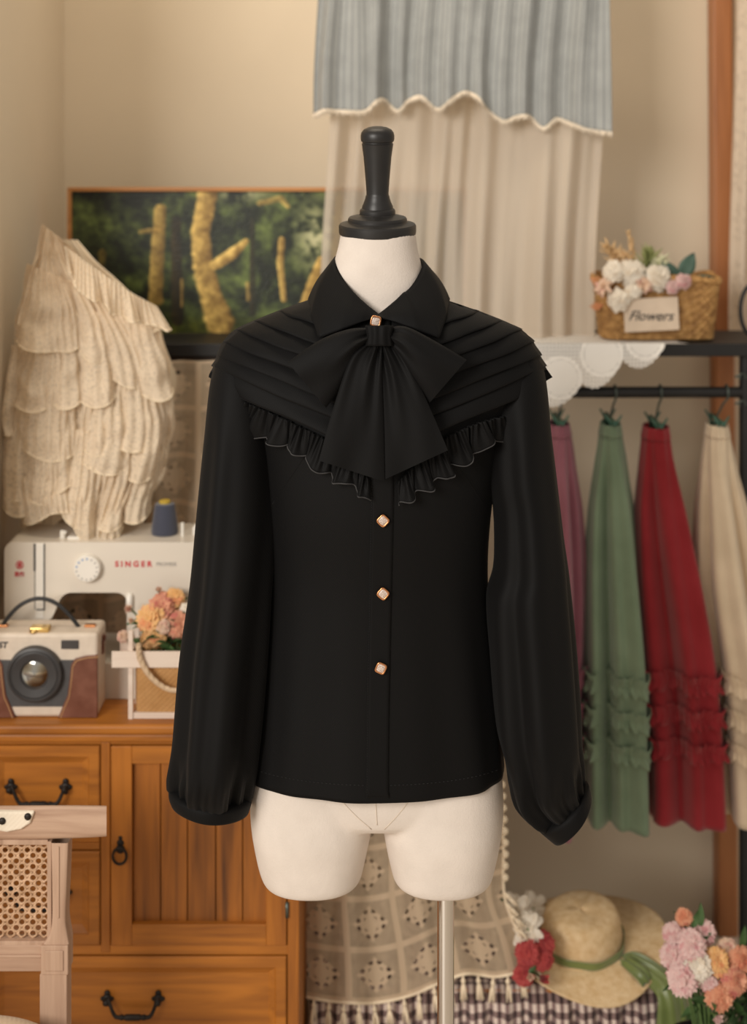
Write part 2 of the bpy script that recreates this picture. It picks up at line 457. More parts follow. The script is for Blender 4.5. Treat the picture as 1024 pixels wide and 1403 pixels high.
m = MB(); m.lathe([(.16, 0), (.162, .004), (.158, .012), (.03, .02), (.02, .04), (.013, .05)], (pc.x, 2.0, 0), 64)
m.build('base', chrome_m, form, angle=.5)

# ------------------------------------------------------------------ blouse
blouse = thing('blouse', 'black long-sleeved blouse with pleated yoke, ruffles and pussy bow, on the white dress form', 'blouse', (.006, 2.0, 1.0))
BOD = [(402, 450, 587, .062, .07), (411, 426, 607, .066, .082), (425, 386, 648, .072, .09), (440, 348, 690, .080, .095), (452, 322, 715, .086, .10), (465, 308, 728, .092, .10), (482, 299, 738, .097, .10),
       (505, 295, 742, .102, .10), (530, 308, 729, .106, .10), (560, 331, 707, .109, .10), (600, 350, 690, .112, .10), (680, 362, 675, .110, .10),
       (790, 367, 668, .096, .095), (900, 359, 678, .094, .105), (1000, 347, 687, .097, .115), (1056, 341, 691, .099, .122)]
EXP = 2.15
def bod_disp(a, py):
    t = smooth((py-640)/400)
    s = math.sin(a)
    q = .016*t*math.sin(7*a+.6+.002*py)+.011*t*math.sin(13*a+py*.004)
    q += .006*smooth((py-560)/120)*nz(a*2.2, py*.006, 3)
    if s > 0: q *= (.5+.5*min(1, abs(math.cos(a))*3))
    return q
m = MB(); loft_px(m, BOD, 220, 5, exp=EXP, caps=False, disp=bod_disp)
def seen(p): return (512+p.x*F/p.y, H0+(CZ-p.z)*F/p.y)
keep = []
for fc in m.f:
    c = sum((m.v[i] for i in fc), Vector())/len(fc); x_, y_ = seen(c)
    if c.y < 2.0 and y_ < 440-abs(x_-519)*.55: continue
    keep.append(fc)
m.f = keep; m.mi = [0]*len(keep)
bodice = m.build('bodice', black_cloth, blouse, solid=.0006)
bodice_t = bvh(bodice)
def surf(px, py, off=0.):
    """point seen at (px, py) on the bodice front, pushed out by off"""
    Y = 1.92
    for _ in range(8):
        p = P(px, py, Y); pys = H0+(CZ-p.z)*F/2.0
        xl, xr, bf, bb = interp(BOD, pys); cx = ((xl+xr)/2-512)*.001; hw = (xr-xl)/2*.001
        t = max(-1, min(1, (p.x-cx)/hw))
        Yn = 2.0-bf*(1-abs(t)**EXP)**(1/EXP)
        Y = lerp(Y, Yn, .8)
    n = Vector((t/hw, -max(.05, (2.0-Y)/bf)/bf, 0)).normalized()
    return P(px, py, Y)+n*off
# hem stitching
q = []
for i in range(120):
    px = lerp(352, 682, i/119); py = 1044+32*(1-((px-517)/180)**2)**.6
    q.append(on(bodice_t, px, py, .0006))
m = MB()
for a, b in zip(q[::2], q[1::2]): m.tube([a, b], .00045, 4)
m.build('hem_stitching', darkthread_m, blouse)
# pleated yoke
LINES = [[(425, 412), (452, 430)], [(385, 426), (458, 452)], [(352, 439), (468, 482)], [(326, 452), (480, 510)], [(309, 468), (490, 540)], [(300, 486), (498, 566)], [(293, 502), (503, 592)], [(288, 517), (342, 546), (446, 592), (503, 622)]]
for sgn in (0, 1):
    m = MB()
    for i in range(len(LINES)-1):
        A, B = LINES[i], LINES[i+1]
        def f(u, v, A=A, B=B, i=i):
            a, b = path_at(A, u), path_at(B, u)
            vv = lerp(-.22*smooth(u*4), 1.0, v)
            x, y = lerp(a[0], b[0], vv), lerp(a[1], b[1], vv)
            if sgn: x = 2*519-x+1.5*(1-u)
            y += 1.2*math.sin(u*9+i*2)*(v)*.6
            off = lerp(.001, .0078, smooth((v+.1)/1.1))*(.30+.70*smooth(u*3.5))+.0014*nz(u*6, i*3.1+sgn*7, v*2)
            if i == len(LINES)-2: off += .0035*v*smooth(u*3+(.9 if sgn else 0))
            return surf(x, y, off)
        m.grid(f, 44, 10)
    m.build('yoke_panel', black_cloth, blouse, solid=.0016)
# sleeves
def ell(secs, n, rows, disp, mb):
    """secs: (t, xl, yl, xr, yr, Ycentre, half depth)"""
    t0, t1 = secs[0][0], secs[-1][0]; o = len(mb.v)
    for j in range(rows+1):
        t = lerp(t0, t1, j/rows); xl, yl, xr, yr, yc, hd = interp(secs, t)
        L, R = P(xl, yl, yc), P(xr, yr, yc); c = (L+R)/2; h = (R-L)/2
        for i in range(n):
            a = 2*PI*i/n; q = 1+disp(a, t)
            mb.v.append(c+h*math.cos(a)*q+Vector((0, -hd*math.sin(a)*q, 0)))
    for j in range(rows):
        for i in range(n):
            a, b = o+j*n+i, o+j*n+(i+1) % n
            mb.f.append([a, b, b+n, a+n]); mb.mi.append(0)
def sl_disp(ph):
    def d(a, t):
        low = smooth((t-.25)/.6); g = smooth((t-.84)/.12)*(1-.35*smooth((t-.985)/.015))
        q = (.050+.05*low)*(.75*math.sin(4*a+ph+1.1*t+.5*math.sin(2*a+ph))+.65*math.sin(7*a+2*ph-1.6*t+.8*math.sin(3*a)))*smooth((t-.04)/.25)
        q += g*.065*math.sin(11*a+ph+1.2*math.sin(2*a))*(1+.6*math.sin(3*a))+g*g*.03*math.sin(31*a+2*ph)
        return q
    return d
SL = [(0, 306, 478, 350, 478, 2.0, .045), (.04, 295, 500, 362, 500, 2.0, .055), (.09, 288, 530, 372, 530, 1.995, .062), (.2, 281, 600, 376, 600, 1.985, .066), (.36, 272, 700, 376, 700, 1.975, .067),
      (.52, 264, 800, 369, 800, 1.965, .068), (.68, 252, 900, 362, 900, 1.96, .07), (.83, 245, 1000, 354, 1000, 1.955, .074), (.9, 242, 1042, 348, 1046, 1.955, .074), (.95, 240, 1066, 343, 1072, 1.955, .066), (.985, 240, 1080, 340, 1090, 1.955, .055), (1, 241, 1083, 339, 1094, 1.955, .050)]
SR = [(0, 688, 478, 733, 478, 2.0, .045), (.04, 676, 500, 743, 500, 2.0, .055), (.09, 668, 530, 749, 530, 1.995, .062), (.2, 668, 600, 756, 600, 1.985, .064), (.27, 670, 655, 762, 655, 1.978, .062), (.32, 677, 692, 766, 690, 1.975, .062), (.40, 679, 745, 772, 742, 1.97, .063), (.46, 677, 780, 776, 772, 1.968, .065),
      (.52, 668, 815, 779, 800, 1.965, .067), (.66, 672, 900, 787, 885, 1.96, .07), (.8, 680, 1000, 794, 980, 1.955, .074), (.87, 692, 1048, 796, 1025, 1.955, .072), (.93, 702, 1092, 797, 1053, 1.955, .064), (.97, 722, 1118, 798, 1070, 1.955, .05), (1, 737, 1130, 800, 1079, 1.955, .042)]
CL = [(0, 252, 1078, 330, 1088, 1.955, .042), (.06, 240, 1077, 340, 1089, 1.955, .052), (.12, 236, 1079, 343, 1093, 1.955, .055), (.5, 235, 1087, 343, 1100, 1.955, .056), (1, 238, 1096, 340, 1110, 1.955, .055)]
CR = [(0, 745, 1120, 795, 1080, 1.955, .034), (.06, 735, 1128, 802, 1073, 1.955, .043), (.12, 736, 1132, 804, 1076, 1.955, .046), (.5, 745, 1140, 806, 1083, 1.955, .047), (1, 756, 1149, 808, 1092, 1.955, .046)]
for secs, cuff, ph in ((SL, CL, .4), (SR, CR, 2.1)):
    m = MB(); ell(secs, 160, 130, sl_disp(ph), m)
    sl = m.build('sleeve', black_cloth, blouse, solid=.001)
    m = MB(); ell(cuff, 96, 8, lambda a, t: .012*math.sin(5*a+ph)+.03*max(0, math.cos(a-(PI if ph < 1 else 0)))**6, m)
    m.build('cuff', black_cloth, sl, solid=.003)
# collar: stand and two falls
FOLD = [(519, 431, 1.926), (503, 418, 1.928), (486, 402, 1.935), (470, 382, 1.955), (459, 358, 1.985), (466, 350, 2.03), (490, 348, 2.065), (519, 348, 2.075)]
OUT = [(519, 434, 1.916), (496, 441, 1.908), (468, 452, 1.902), (438, 463, 1.902), (428, 432, 1.935), (424, 410, 1.985), (450, 400, 2.06), (519, 398, 2.11)]
STD = [(519, 436, 1.929), (503, 428, 1.932), (486, 420, 1.938), (470, 412, 1.955), (462, 404, 1.985), (466, 400, 2.03), (490, 399, 2.06), (519, 398, 2.07)]
for sgn in (0, 1):
    def mir(q):
        x = q[0] if not sgn else 1038-q[0]+ (1 if q[0] < 480 else 0)
        dy = 0 if not sgn else 4*min(1, max(0, (519-q[0])/60))*(1 if q[1] < 400 else 0)
        return P(x, q[1]+dy, q[2])
    def f(u, v):
        k_ = min(6, int(u*7)); t_ = u*7-k_; b0 = [lerp(x1, x2, t_) for x1, x2 in zip(OUT[k_], OUT[k_+1])]
        a, b = mir(curve_at(FOLD, u)), mir(b0)
        p = a.lerp(b, v); n = Vector((p.x-.006, p.y-2.0, 0)).normalized()
        return p+n*(.006*math.sin(PI*min(1, v*1.0))*smooth(u*5))+n*.001
    m = MB(); m.grid(f, 70, 14)
    m.build('collar_fall', black_cloth, blouse, solid=.0022)
    m = MB(); m.grid(lambda u, v: mir(curve_at(FOLD, u)).lerp(mir(curve_at(STD, u)), v), 48, 6)
    m.build('collar_stand', black_cloth, blouse, solid=.0015)
# placket
def pk(u, v):
    py = lerp(430, 1093.5, v); xl = lerp(509.5, 502, smooth((py-560)/530)); xr = lerp(541, 533, smooth((py-560)/530))
    if py < 520: xl, xr = 504, 536
    e = min(u, 1-u)
    p = on(bodice_t, lerp(xl, xr, u), py, .0026 if e > .01 else .0002) if 412 < py < 1085 else None
    if p is None or p.y > 1.96: p = P(lerp(xl, xr, u), py, surf(lerp(xl, xr, u), min(1080, py)).y-.0026)
    return p
m = MB(); m.grid(pk, 12, 150); plk = m.build('placket', black_cloth, blouse, solid=.0012)
q = []
for i in range(300):
    py = lerp(560, 1090, i/299); xl = lerp(509.5, 502, smooth((py-560)/530))
    q.append(P(xl+1.2, py, pk(.04, (py-430)/663.5).y-.0012))
m = MB()
for a, b in zip(q[::2], q[1::2]): m.tube([a, b], .0004, 4)
m.build('stitching', darkthread_m, plk)
# darts beside the bust
for pts in ([(420, 622), (398, 655), (374, 690)], [(618, 626), (640, 655), (662, 690)]):
    MB().tube([on(bodice_t, *path_at(pts, i/10), off=.0002) for i in range(11)], .0006, 5).build('dart_seam', black_cloth, blouse)
# buttons
for i, (px, py, rot) in enumerate(((515, 440, 12), (525, 713, 44), (525, 813, 40), (522, 915, 25))):
    c = P(px, py, pk(.5, (py-430)/663.5).y-.003) if i else P(px, py, 1.912)
    R = Matrix.Rotation(math.radians(rot), 3, 'Y')
    def sq(r, k=4):
        o = []
        for a in range(32):
            t = 2*PI*a/32; ca, sa = math.cos(t), math.sin(t)
            o.append((r*math.copysign(abs(ca)**(2/k), ca), r*math.copysign(abs(sa)**(2/k), sa)))
        return o
    m = MB(); rings = [(.0052, .001), (.0072, .0), (.0074, -.0015), (.0068, -.0032), (.0054, -.0034), (.0050, -.0026)]
    for r, y in rings: m.v += [c+R @ Vector((x, y, z)) for x, z in sq(r)]
    for j in range(len(rings)-1):
        for a in range(32): m.f.append([j*32+a, j*32+(a+1) % 32, (j+1)*32+(a+1) % 32, (j+1)*32+a]); m.mi.append(0)
    bt = m.build('button', gold_m, blouse)
    bt['label'] = 'rose gold square button'
    m = MB(); m.v += [c+R @ Vector((x, -.0026, z)) for x, z in sq(.0051)]+[c+R @ Vector((x, -.0034, z)) for x, z in sq(.0038)]+[c+R @ Vector((0, -.0036, 0))]
    for a in range(32): m.f += [[a, (a+1) % 32, 32+(a+1) % 32, 32+a], [32+a, 32+(a+1) % 32, 64]]; m.mi += [0, 0]
    m.build('button_face', pearl_m, bt)
# ruffles
RT = [[(342, 549), (395, 573), (446, 598), (480, 622), (507, 655)], [(697, 566), (650, 578), (610, 596), (575, 625), (543, 660)]]
RB = [[(337, 585), (368, 600), (405, 610), (432, 632), (462, 655), (487, 664), (506, 684)], [(700, 598), (665, 603), (640, 622), (620, 640), (590, 662), (566, 676), (544, 690)]]
for s in (0, 1):
    NW = 6.5
    def f(u, v, edge=False):
        a, b = path_at(RT[s], u), path_at(RB[s], u)
        uu = u+.035*nz(u*7, s*5.)+.02*nz(u*17, s*3.); am = .55+.75*abs(nz(u*5+3, s*9.))*1.6; w = am*math.sin(2*PI*NW*uu+1.7*math.sin(5*u+s)+s)
        w2 = math.sin(2*PI*NW*2.7*uu+s*2)
        x = lerp(a[0], b[0], v)+(5.5*w*v+1.5*w2*(1-v)*v*2)*(1 if s == 0 else -1)
        y = lerp(a[1], b[1], v)+3.5*am*v*math.cos(2*PI*NW*uu+1.1)+5*nz(u*9, s)*v
        off = .008+v*.006+v*.008*am*math.cos(2*PI*NW*uu+1.7*math.sin(5*u+s)+s+.9)+.0020*w2*(1-.5*v)+.0022*math.sin(2*PI*NW*4.6*u)*(1-v)
        return surf(x, y, off)
    m = MB(); m.grid(f, 260, 14)
    rf = m.build('ruffle', black_cloth, blouse, solid=.001)
    MB().tube([f(i/260, 1.0)+Vector((0, -.0006, 0)) for i in range(261)], .0009, 5).build('overlocked_edge', thread_m, rf)
# bow
def bowY(px, py): return surf(px, py).y
kc = surf(520, 462)
m = MB()
def knot(u, v):
    a = 2*PI*u; py = lerp(446, 474, v); w = lerp(16.5, 19, abs(v-.5)*2)
    return P(520+w*math.cos(a), py, 1.874-.012*math.sin(a)*(1+.1*math.sin(PI*v))+.001*math.sin(9*a))
m.grid(knot, 48, 10, cu=True); bow = m.build('bow_knot', black_cloth, blouse, solid=.001)
def sheet(name, top, bot, depth, nfold, amp, Yb, n=(60, 40), curl=0.):
    """gathered double layer: u runs from the knot outwards, v across"""
    m = MB()
    def f(u, v, side):
        a, b = curve_at(top, u), curve_at(bot, u)
        x, y = lerp(a[0], b[0], v), lerp(a[1], b[1], v)
        edge = math.sin(PI*v)**.6; th = depth*(.16+.84*math.sin(PI*min(1., .06+.86*u))**.8)
        fold = amp*math.sin(2*PI*nfold*v+2.0*u+curl)*(1-u)**1.2*edge+amp*.5*math.sin(2*PI*(nfold*1.7)*v+1)*(1-u)**2*edge
        Y = Yb(u, v)-(th*edge if side else -th*.25*edge)-fold-.5*amp*math.sin(2*PI*v*1.3+curl)*u*edge
        return P(x, y, Y)
    m.grid(lambda u, v: f(u, v, 1), *n); m.grid(lambda u, v: f(u, v, 0), *n)
    return m.build(name, black_cloth, bow)
sheet('bow_loop', [(506, 449), (478, 451), (440, 465), (394, 496)], [(506, 471), (488, 492), (470, 527), (447, 559)], .017, 2, .004, lambda u, v: 1.880-.010*u)
sheet('bow_loop', [(534, 448), (558, 448), (596, 467), (640, 493)], [(534, 471), (548, 490), (567, 524), (588, 553)], .017, 2, .004, lambda u, v: 1.880-.010*u, curl=1.)
sheet('bow_tail', [(504, 470), (480, 492), (456, 562), (437, 631)], [(524, 472), (524, 520), (526, 590), (527, 660)], .004, 2., .005, lambda u, v: 1.876-.004*math.sin(PI*u)-.020*u, curl=.5)
sheet('bow_tail', [(517, 472), (522, 520), (524, 590), (525, 658)], [(538, 470), (566, 510), (592, 565), (614, 617)], .004, 1.9, .005, lambda u, v: 1.879-.004*math.sin(PI*u)-.020*u, curl=2.2)


# ------------------------------------------------------------------ rack with shelf and rail
SZ = CZ-(471-H0)*2.72/F        # top of the shelf
rack = thing('garment_rack', 'black metal rack with a shelf board and a hanging rail across the back', 'rack', (.05, 2.8, 0))
m = MB(); m.box((-.575, 2.72, SZ-.024), (.77, 2.92, SZ)); m.build('shelf_board', rack_m, rack, smooth=False, bevel=.002)
m = MB(); m.box((-.575, 2.745, SZ-.062), (-.2, 2.765, SZ-.0245)); m.build('apron_board', brown_m, rack, smooth=False)
RZ = CZ-(538-H0)*2.74/F
m = MB(); m.tube([(-.2, 2.745, RZ), (.70, 2.745, RZ)], .0105, 16); m.build('rail', rack_m, rack, angle=.6)
for x in (-.565, .70):
    for y in (2.745, 2.9):
        if x > 0 and y > 2.8: x = .752
        m = MB(); m.tube([(x, y, 0), (x, y, SZ-.02 if y > 2.8 or x > 0 else 1.40)], .012, 14); m.build('upright', rack_m, rack, angle=.6)
m = MB(); m.tube([P(1034+19*math.cos(t), 425+36*math.sin(t), 2.75) for t in [2*PI*i/40 for i in range(40)]], .004, 10, closed=True)
m.tube([P(1034, 461, 2.75), (P(1034, 461, 2.75).x, 2.75, SZ-.01)], .004, 10); m.build('scroll_bracket', rack_m, rack)
m = MB(); m.tube([(-.565, 2.745, 1.39), (-.565, 2.70, 1.40), (-.565, 2.66, 1.43)], .006, 10); m.build('hook', rack_m, rack)
MB().tube([(.70, 2.745, RZ), (.752, 2.9, RZ)], .006, 10).build('brace', rack_m, rack)
MB().tube([(-.2, 2.745, RZ), (-.2, 2.83, SZ-.02)], .006, 10).build('brace', rack_m, rack)
for py in (516, 553):
    c = P(1017, py, 2.735); m = MB()
    m.tube([c+Vector((.006*math.cos(t), -.004, .006*math.sin(t))) for t in [-.5+4.6*i/20 for i in range(21)]], .0016, 8)
    m.tube([c+Vector((-.012, .0, .0)), c+Vector((.002, .004, 0))], .0022, 8)
    m.build('side_hook', wire_m, rack)

# ------------------------------------------------------------------ forest painting
pic = thing('framed_painting', 'framed landscape painting of sunlit tree trunks in a green wood, standing on the shelf', 'painting', (P(366, 470, 2.80).x, 2.86, SZ))
PYF = 2.855
def pw(px, py): return P(px, py, PYF)
x0, x1 = pw(92, 0).x, pw(640, 0).x; z1 = pw(0, 257).z; z0 = SZ
m = MB(); fw = .0075
m.box((x0, PYF, z0), (x0+fw, PYF+.03, z1)); m.box((x1-fw, PYF, z0), (x1, PYF+.03, z1)); m.box((x0+fw, PYF, z1-fw), (x1-fw, PYF+.03, z1))
m.build('frame', frame_m, pic, smooth=False, bevel=.001)
NX, NZ = 420, 170
rng = np.random.default_rng(3)
def vnoise(X, Y, s):
    g = np.random.default_rng(s).random((64, 64)); xi, yi = np.floor(X).astype(int), np.floor(Y).astype(int); fx, fy = X-xi, Y-yi
    fx, fy = fx*fx*(3-2*fx), fy*fy*(3-2*fy); G = lambda a, b: g[a % 64, b % 64]
    return (G(xi, yi)*(1-fx)+G(xi+1, yi)*fx)*(1-fy)+(G(xi, yi+1)*(1-fx)+G(xi+1, yi+1)*fx)*fy
def fbm(X, Y, s, o=4): return sum(vnoise(X*2**i, Y*2**i, s+i)/2**(i+1) for i in range(o))
U, W = np.meshgrid(np.linspace(92, 640, NX+1), np.linspace(257, 470, NZ+1))
n1, n2, n3 = fbm(U/26, W/26, 1, 5), fbm(U/9, W/9, 11, 3), fbm(U/4, W/4, 21, 2)
col = np.zeros(U.shape+(3,)); g = np.clip((n1-.3)*1.9+(n2-.5)*.9, 0, 1)[..., None]
col[:] = np.array([22, 28, 16])*(1-g)+np.array([98, 112, 56])*g
lt = np.clip((n3*.5+n2*.6-.66)*7, 0, 1)[..., None]*np.clip((n1-.35)*4, 0, 1)[..., None]; col = col*(1-lt*.55)+np.array([150, 150, 84])*lt*.55
sky = (np.exp(-((U-438)/30)**2-((W-325)/45)**2)+.8*np.exp(-((U-330)/40)**2-((W-258)/14)**2))*np.clip((n2+n1-.75)*3, 0, 1)
sky = np.clip(sky, 0, 1)[..., None]; col = col*(1-sky)+np.array([190, 186, 146])*sky
gr = np.clip((W-432-14*n1)/14, 0, 1)[..., None]; gc = np.array([46, 54, 18])+np.array([66, 62, 18])*np.clip(n2*1.6-.4, 0, 1)[..., None]*np.clip((n1-.2)*2, 0, 1)[..., None]
col = col*(1-gr)+gc*gr
def trunk(pts, c1, c2, cov=1.):
    """pts: (x, y, half width)"""
    global col
    P_ = np.array(pts, float); best = np.full(U.shape, 9.); sd = np.zeros(U.shape)
    for a, b in zip(P_, P_[1:]):
        d = b[:2]-a[:2]; t = np.clip(((U-a[0])*d[0]+(W-a[1])*d[1])/(d@d), 0, 1)
        ex, ey = U-(a[0]+t*d[0]), W-(a[1]+t*d[1]); r = np.hypot(ex, ey)/(a[2]+t*(b[2]-a[2])); s_ = np.sign(ex)
        k = r < best; best = np.where(k, r, best); sd = np.where(k, r*s_, sd)
    a = np.clip((1.1+(n2-.5)*.35-best)*4, 0, 1)*cov*np.clip(1.1-.8*np.clip((n1+n3*.6-1.0)*6, 0, 1), 0, 1)
    t = np.clip(.55-.35*sd+(n2-.5)*1.0+(n3-.5)*.4, 0, 1)[..., None]
    cc_ = np.array(c1)*(1-t)+np.array(c2)*t; col = col*(1-a[..., None])+cc_*a[..., None]
dk, lt_ = (112, 84, 36), (232, 194, 108)
trunk([(238, 300, 7), (240, 450, 9)], (26, 24, 14), (60, 50, 26)); trunk([(345, 300, 3), (345, 440, 5)], (30, 30, 18), (56, 52, 28))
trunk([(216, 285, 9), (212, 340, 10), (209, 420, 11)], dk, lt_, .85); trunk([(214, 315, 5), (188, 318, 3)], dk, lt_, .7)
trunk([(282, 262, 15), (272, 320, 14), (276, 370, 16), (288, 420, 17), (300, 455, 22)], dk, (240, 204, 116)); trunk([(292, 368, 8), (318, 350, 9), (336, 332, 4)], dk, (240, 204, 116))
trunk([(386, 330, 5), (384, 365, 5), (389, 420, 4)], dk, lt_, .9); trunk([(442, 360, 6), (428, 400, 9), (416, 440, 9)], dk, lt_)
trunk([(355, 275, 4), (385, 268, 5), (395, 280, 3)], dk, lt_, .7); trunk([(134, 350, 6), (134, 372, 4)], (90, 70, 30), (170, 140, 60), .6); trunk([(246, 390, 2.5), (246, 430, 2)], dk, lt_, .7); trunk([(338, 395, 2.5), (339, 420, 3)], dk, lt_, .7)
for tx in (470, 520, 555, 600): trunk([(tx, 270, 8), (tx-6, 360, 9), (tx+3, 450, 11)], dk, lt_, .8)
m = MB(); cx0, cx1, cz0, cz1 = x0+fw, x1-fw, z0+.001, z1-fw
m.grid(lambda u, v: (lerp(cx0, cx1, u), PYF+.012+.0006*nz(u*220, v*90), lerp(cz1, cz0, v)), NX, NZ)
cm = Mat('oil_paint', (80, 80, 50), .45); an = cm.node('Attribute', attribute_name='paint'); cm.color(an.outputs['Color'])
cv = m.build('canvas', cm, pic)
at = cv.data.color_attributes.new('paint', 'FLOAT_COLOR', 'POINT'); cl = np.clip(col.reshape(-1, 3)/255.*1.1, 0, 1); cl = np.where(cl <= .04045, cl/12.92, ((cl+.055)/1.055)**2.4)
at.data.foreach_set('color', np.concatenate([cl, np.ones((len(cl), 1))], 1).ravel())

# ------------------------------------------------------------------ curtain
cur = thing('window_curtain', 'long cream voile curtain with a dusty blue striped frayed valance', 'curtain', (P(635, 0, 2.82).x, 2.82, SZ))
CY = 2.815
def fold(px): return .016*math.sin(px*.062+.7*math.sin(px*.021))+.010*math.sin(px*.135+1.2)+.006*nz(px*.03, 4)
def sheer(u, v):
    z = lerp(2.06, SZ+.002, v); py = H0+(CZ-z)*F/CY
    xl = lerp(452, 444, v)+6*math.sin(v*5); xr = lerp(834, 815, smooth(v*1.4-.3))
    px = lerp(xl, xr, u)
    sp = 1+.10*math.sin(v*2.6)
    y = CY+.040*nz(u*8.5+.5*v, v*.7, 2)+.016*nz(u*19+.4*v, v*1.1, 5)+.006*math.sin(u*2*PI*11+2+1.5*math.sin(u*13))
    return Vector(((px-512)*CY/F, min(2.85, y), z))
m = MB(); m.grid(sheer, 220, 60, uv=lambda u, v: (u, v)); m.build('voile_panel', sheer_m, cur)
VB = [(430, 158), (445, 152), (470, 153), (500, 153), (515, 140), (527, 137), (545, 152), (560, 138), (578, 133), (600, 150), (618, 137), (636, 127), (652, 132), (668, 150), (690, 166), (710, 160), (728, 160), (745, 176), (765, 163), (785, 170), (805, 178), (838, 183)]
VY = 2.765
def vale(u, v):
    pb = interp([(i,)+p for i, p in enumerate(VB)], u*(len(VB)-1))
    zb = CZ-(pb[1]-H0)*VY/F; z = lerp(2.06, zb, v); t = smooth(v*1.1)
    px = lerp(lerp(440, 834, u), pb[0], t)
    y = VY+(.044*nz(u*9, v*.5, 8)+.016*nz(u*21, v*.6, 3)+.005*math.sin(u*2*PI*13+1.5*math.sin(u*11)))*(.65+.5*v)
    return Vector(((px-512)*VY/F, y, z))
m = MB(); m.grid(vale, 260, 40, uv=lambda u, v: (u, v)); m.build('blue_valance', blue_m, cur, solid=.001)
m = MB()
for i in range(620):
    u = (i+random.random())/620; p = vale(min(1, u), 1.0)
    d = Vector((random.uniform(-.004, .004), random.uniform(-.004, .001), -random.uniform(.004, .010)))
    m.tube([p+Vector((0, -.001, .003)), p+d*.5+Vector((0, -.002, 0)), p+d], [.0012, .0010, .0006], 4)
fr = m.build('frayed_edge', pad_m, cur); fr['kind'] = 'stuff'
m = MB(); m.tube([(P(425, 0, 2.79).x, 2.79, 2.05), (P(845, 0, 2.79).x, 2.79, 2.05)], .01, 14)
for px in (425, 845): m.tube([(P(px, 0, 2.79).x, 2.79, 2.05), (P(px, 0, 2.79).x, WY, 2.05)], .006, 10)
m.build('rod', wire_m, cur, angle=.6)
# white lace curtain at the right edge of the room
lc = MB(); LY = 2.99
lc.grid(lambda u, v: Vector((P(lerp(1004, 1110, u)+4*math.sin(v*4+1), 0, LY).x, LY+.012*math.sin(u*2*PI*4+v), lerp(2.06, 1.24-.02*math.sin(u*8), v))), 80, 40, uv=lambda u, v: (u*.3, v*.9))
o = lc.build('lace_curtain', lace_soft('white_curtain_lace', (224, 208, 188), .92, 60, .3))
tag(o, 'white lace curtain hanging at the right edge, beside the brown wooden post', 'curtain')

# ------------------------------------------------------------------ lace net behind the sewing machine
def netf(u, v):
    px = lerp(70, 298, u); z = lerp(SZ-.03, .722, v)
    return Vector((P(px, 0, 2.70).x, 2.712+.010*math.sin(u*2*PI*4.2+v*2)+.006*math.sin(u*23+v*5), z))
m = MB(); m.grid(netf, 90, 60, uv=lambda u, v: (u*.34, v*.6))
tag(m.build('lace_hanging', net_brown), 'ecru openwork lace cloth hanging under the shelf, behind the sewing machine', 'lace cloth')

# ------------------------------------------------------------------ ruffled lace dress
dress = thing('ruffled_dress', 'cream tiered lace and organza dress hanging left of the painting', 'dress', (P(80, 330, 2.62).x, 2.62, 1.42))
CONE = [(322, 62, 92), (360, 47, 128), (400, 34, 172), (440, 22, 212), (500, 14, 232), (560, 9, 238), (640, 10, 226), (690, 14, 204), (745, 24, 194)]
DY = 2.60
def dressf(yt, yb, wid, nw, ph, bul, amp=1., skew=0.):
    def f(u, v):
        py = lerp(yt, yb, v); xl, xr = interp(CONE, py); c = (xl+xr)/2; h = (xr-xl)/2
        ar = 2*PI*nw*u+ph+.9*math.sin(3*u*PI+ph)+2.2*nz(u*4, ph*3); w = math.sin(ar); w2 = math.sin(2*PI*nw*6.3*u+ph*2+3*nz(u*6, ph))*(.5+abs(nz(u*8, ph)))
        g = v**.8
        x = c+h*(2*u-1)*(1+wid*v)+(8*w*g+3*nz(u*11, ph)*g)*amp+9*nz(py*.022, ph)*(2*u-1)
        y = py+skew*(u-.5)+(9*math.cos(ar))*g*amp+44*nz(u*2.6+ph, v*.5, ph)*g
        e = math.sqrt(max(0, 1-(2*u-1)**2*.96))
        Y = DY-bul*e*(.35+.65*(py-322)/420.)-.012*g-.017*math.cos(ar)*g*amp-.0042*w2*(1-.25*v)-.010*nz(u*9, v*4, ph)-.004*nz(u*30, v*7, ph)
        return P(x, y, Y)
    return f
TI = [('bodice', 322, 446, .02, 2.2, .3, .050, .6, 30), ('ruffle_tier', 386, 500, .05, 3.6, 1.2, .060, 1.1, 50), ('ruffle_tier', 430, 548, .06, 4.2, 2.9, .068, 1.2, -30), ('ruffle_tier', 484, 600, .06, 3.8, 5.9, .074, 1.2, 22),
      ('ruffle_tier', 534, 655, .03, 3.7, 4.4, .080, 1.3, -34), ('ruffle_tier', 590, 692, .03, 4.6, 5.3, .086, 1.0, 20), ('ruffle_tier', 640, 720, .0, 3.8, .4, .090, .8, 0)]
for nm, yt, yb, wid, nw, ph, bul, amp, sk in reversed(TI):
    f = dressf(yt, yb, wid, nw, ph, bul-.02*(1 if nm == 'bodice' else 0), amp, sk)
    m = MB(); m.grid(f, 260, 30, uv=lambda u, v: (u*.5, v*.2)); t = m.build(nm, dress_m, dress)
    MB().tube([f(i/260, 1) for i in range(261)], .0015, 6).build('hem', hem_m, t)
f = dressf(330, 730, .0, 3, .1, .03, .5, 0)
m = MB(); m.grid(lambda u, v: f(u, v)+Vector((0, .03, 0)), 60, 40, uv=lambda u, v: (u*.4, v*.5)); m.build('underskirt', hem_m, dress)
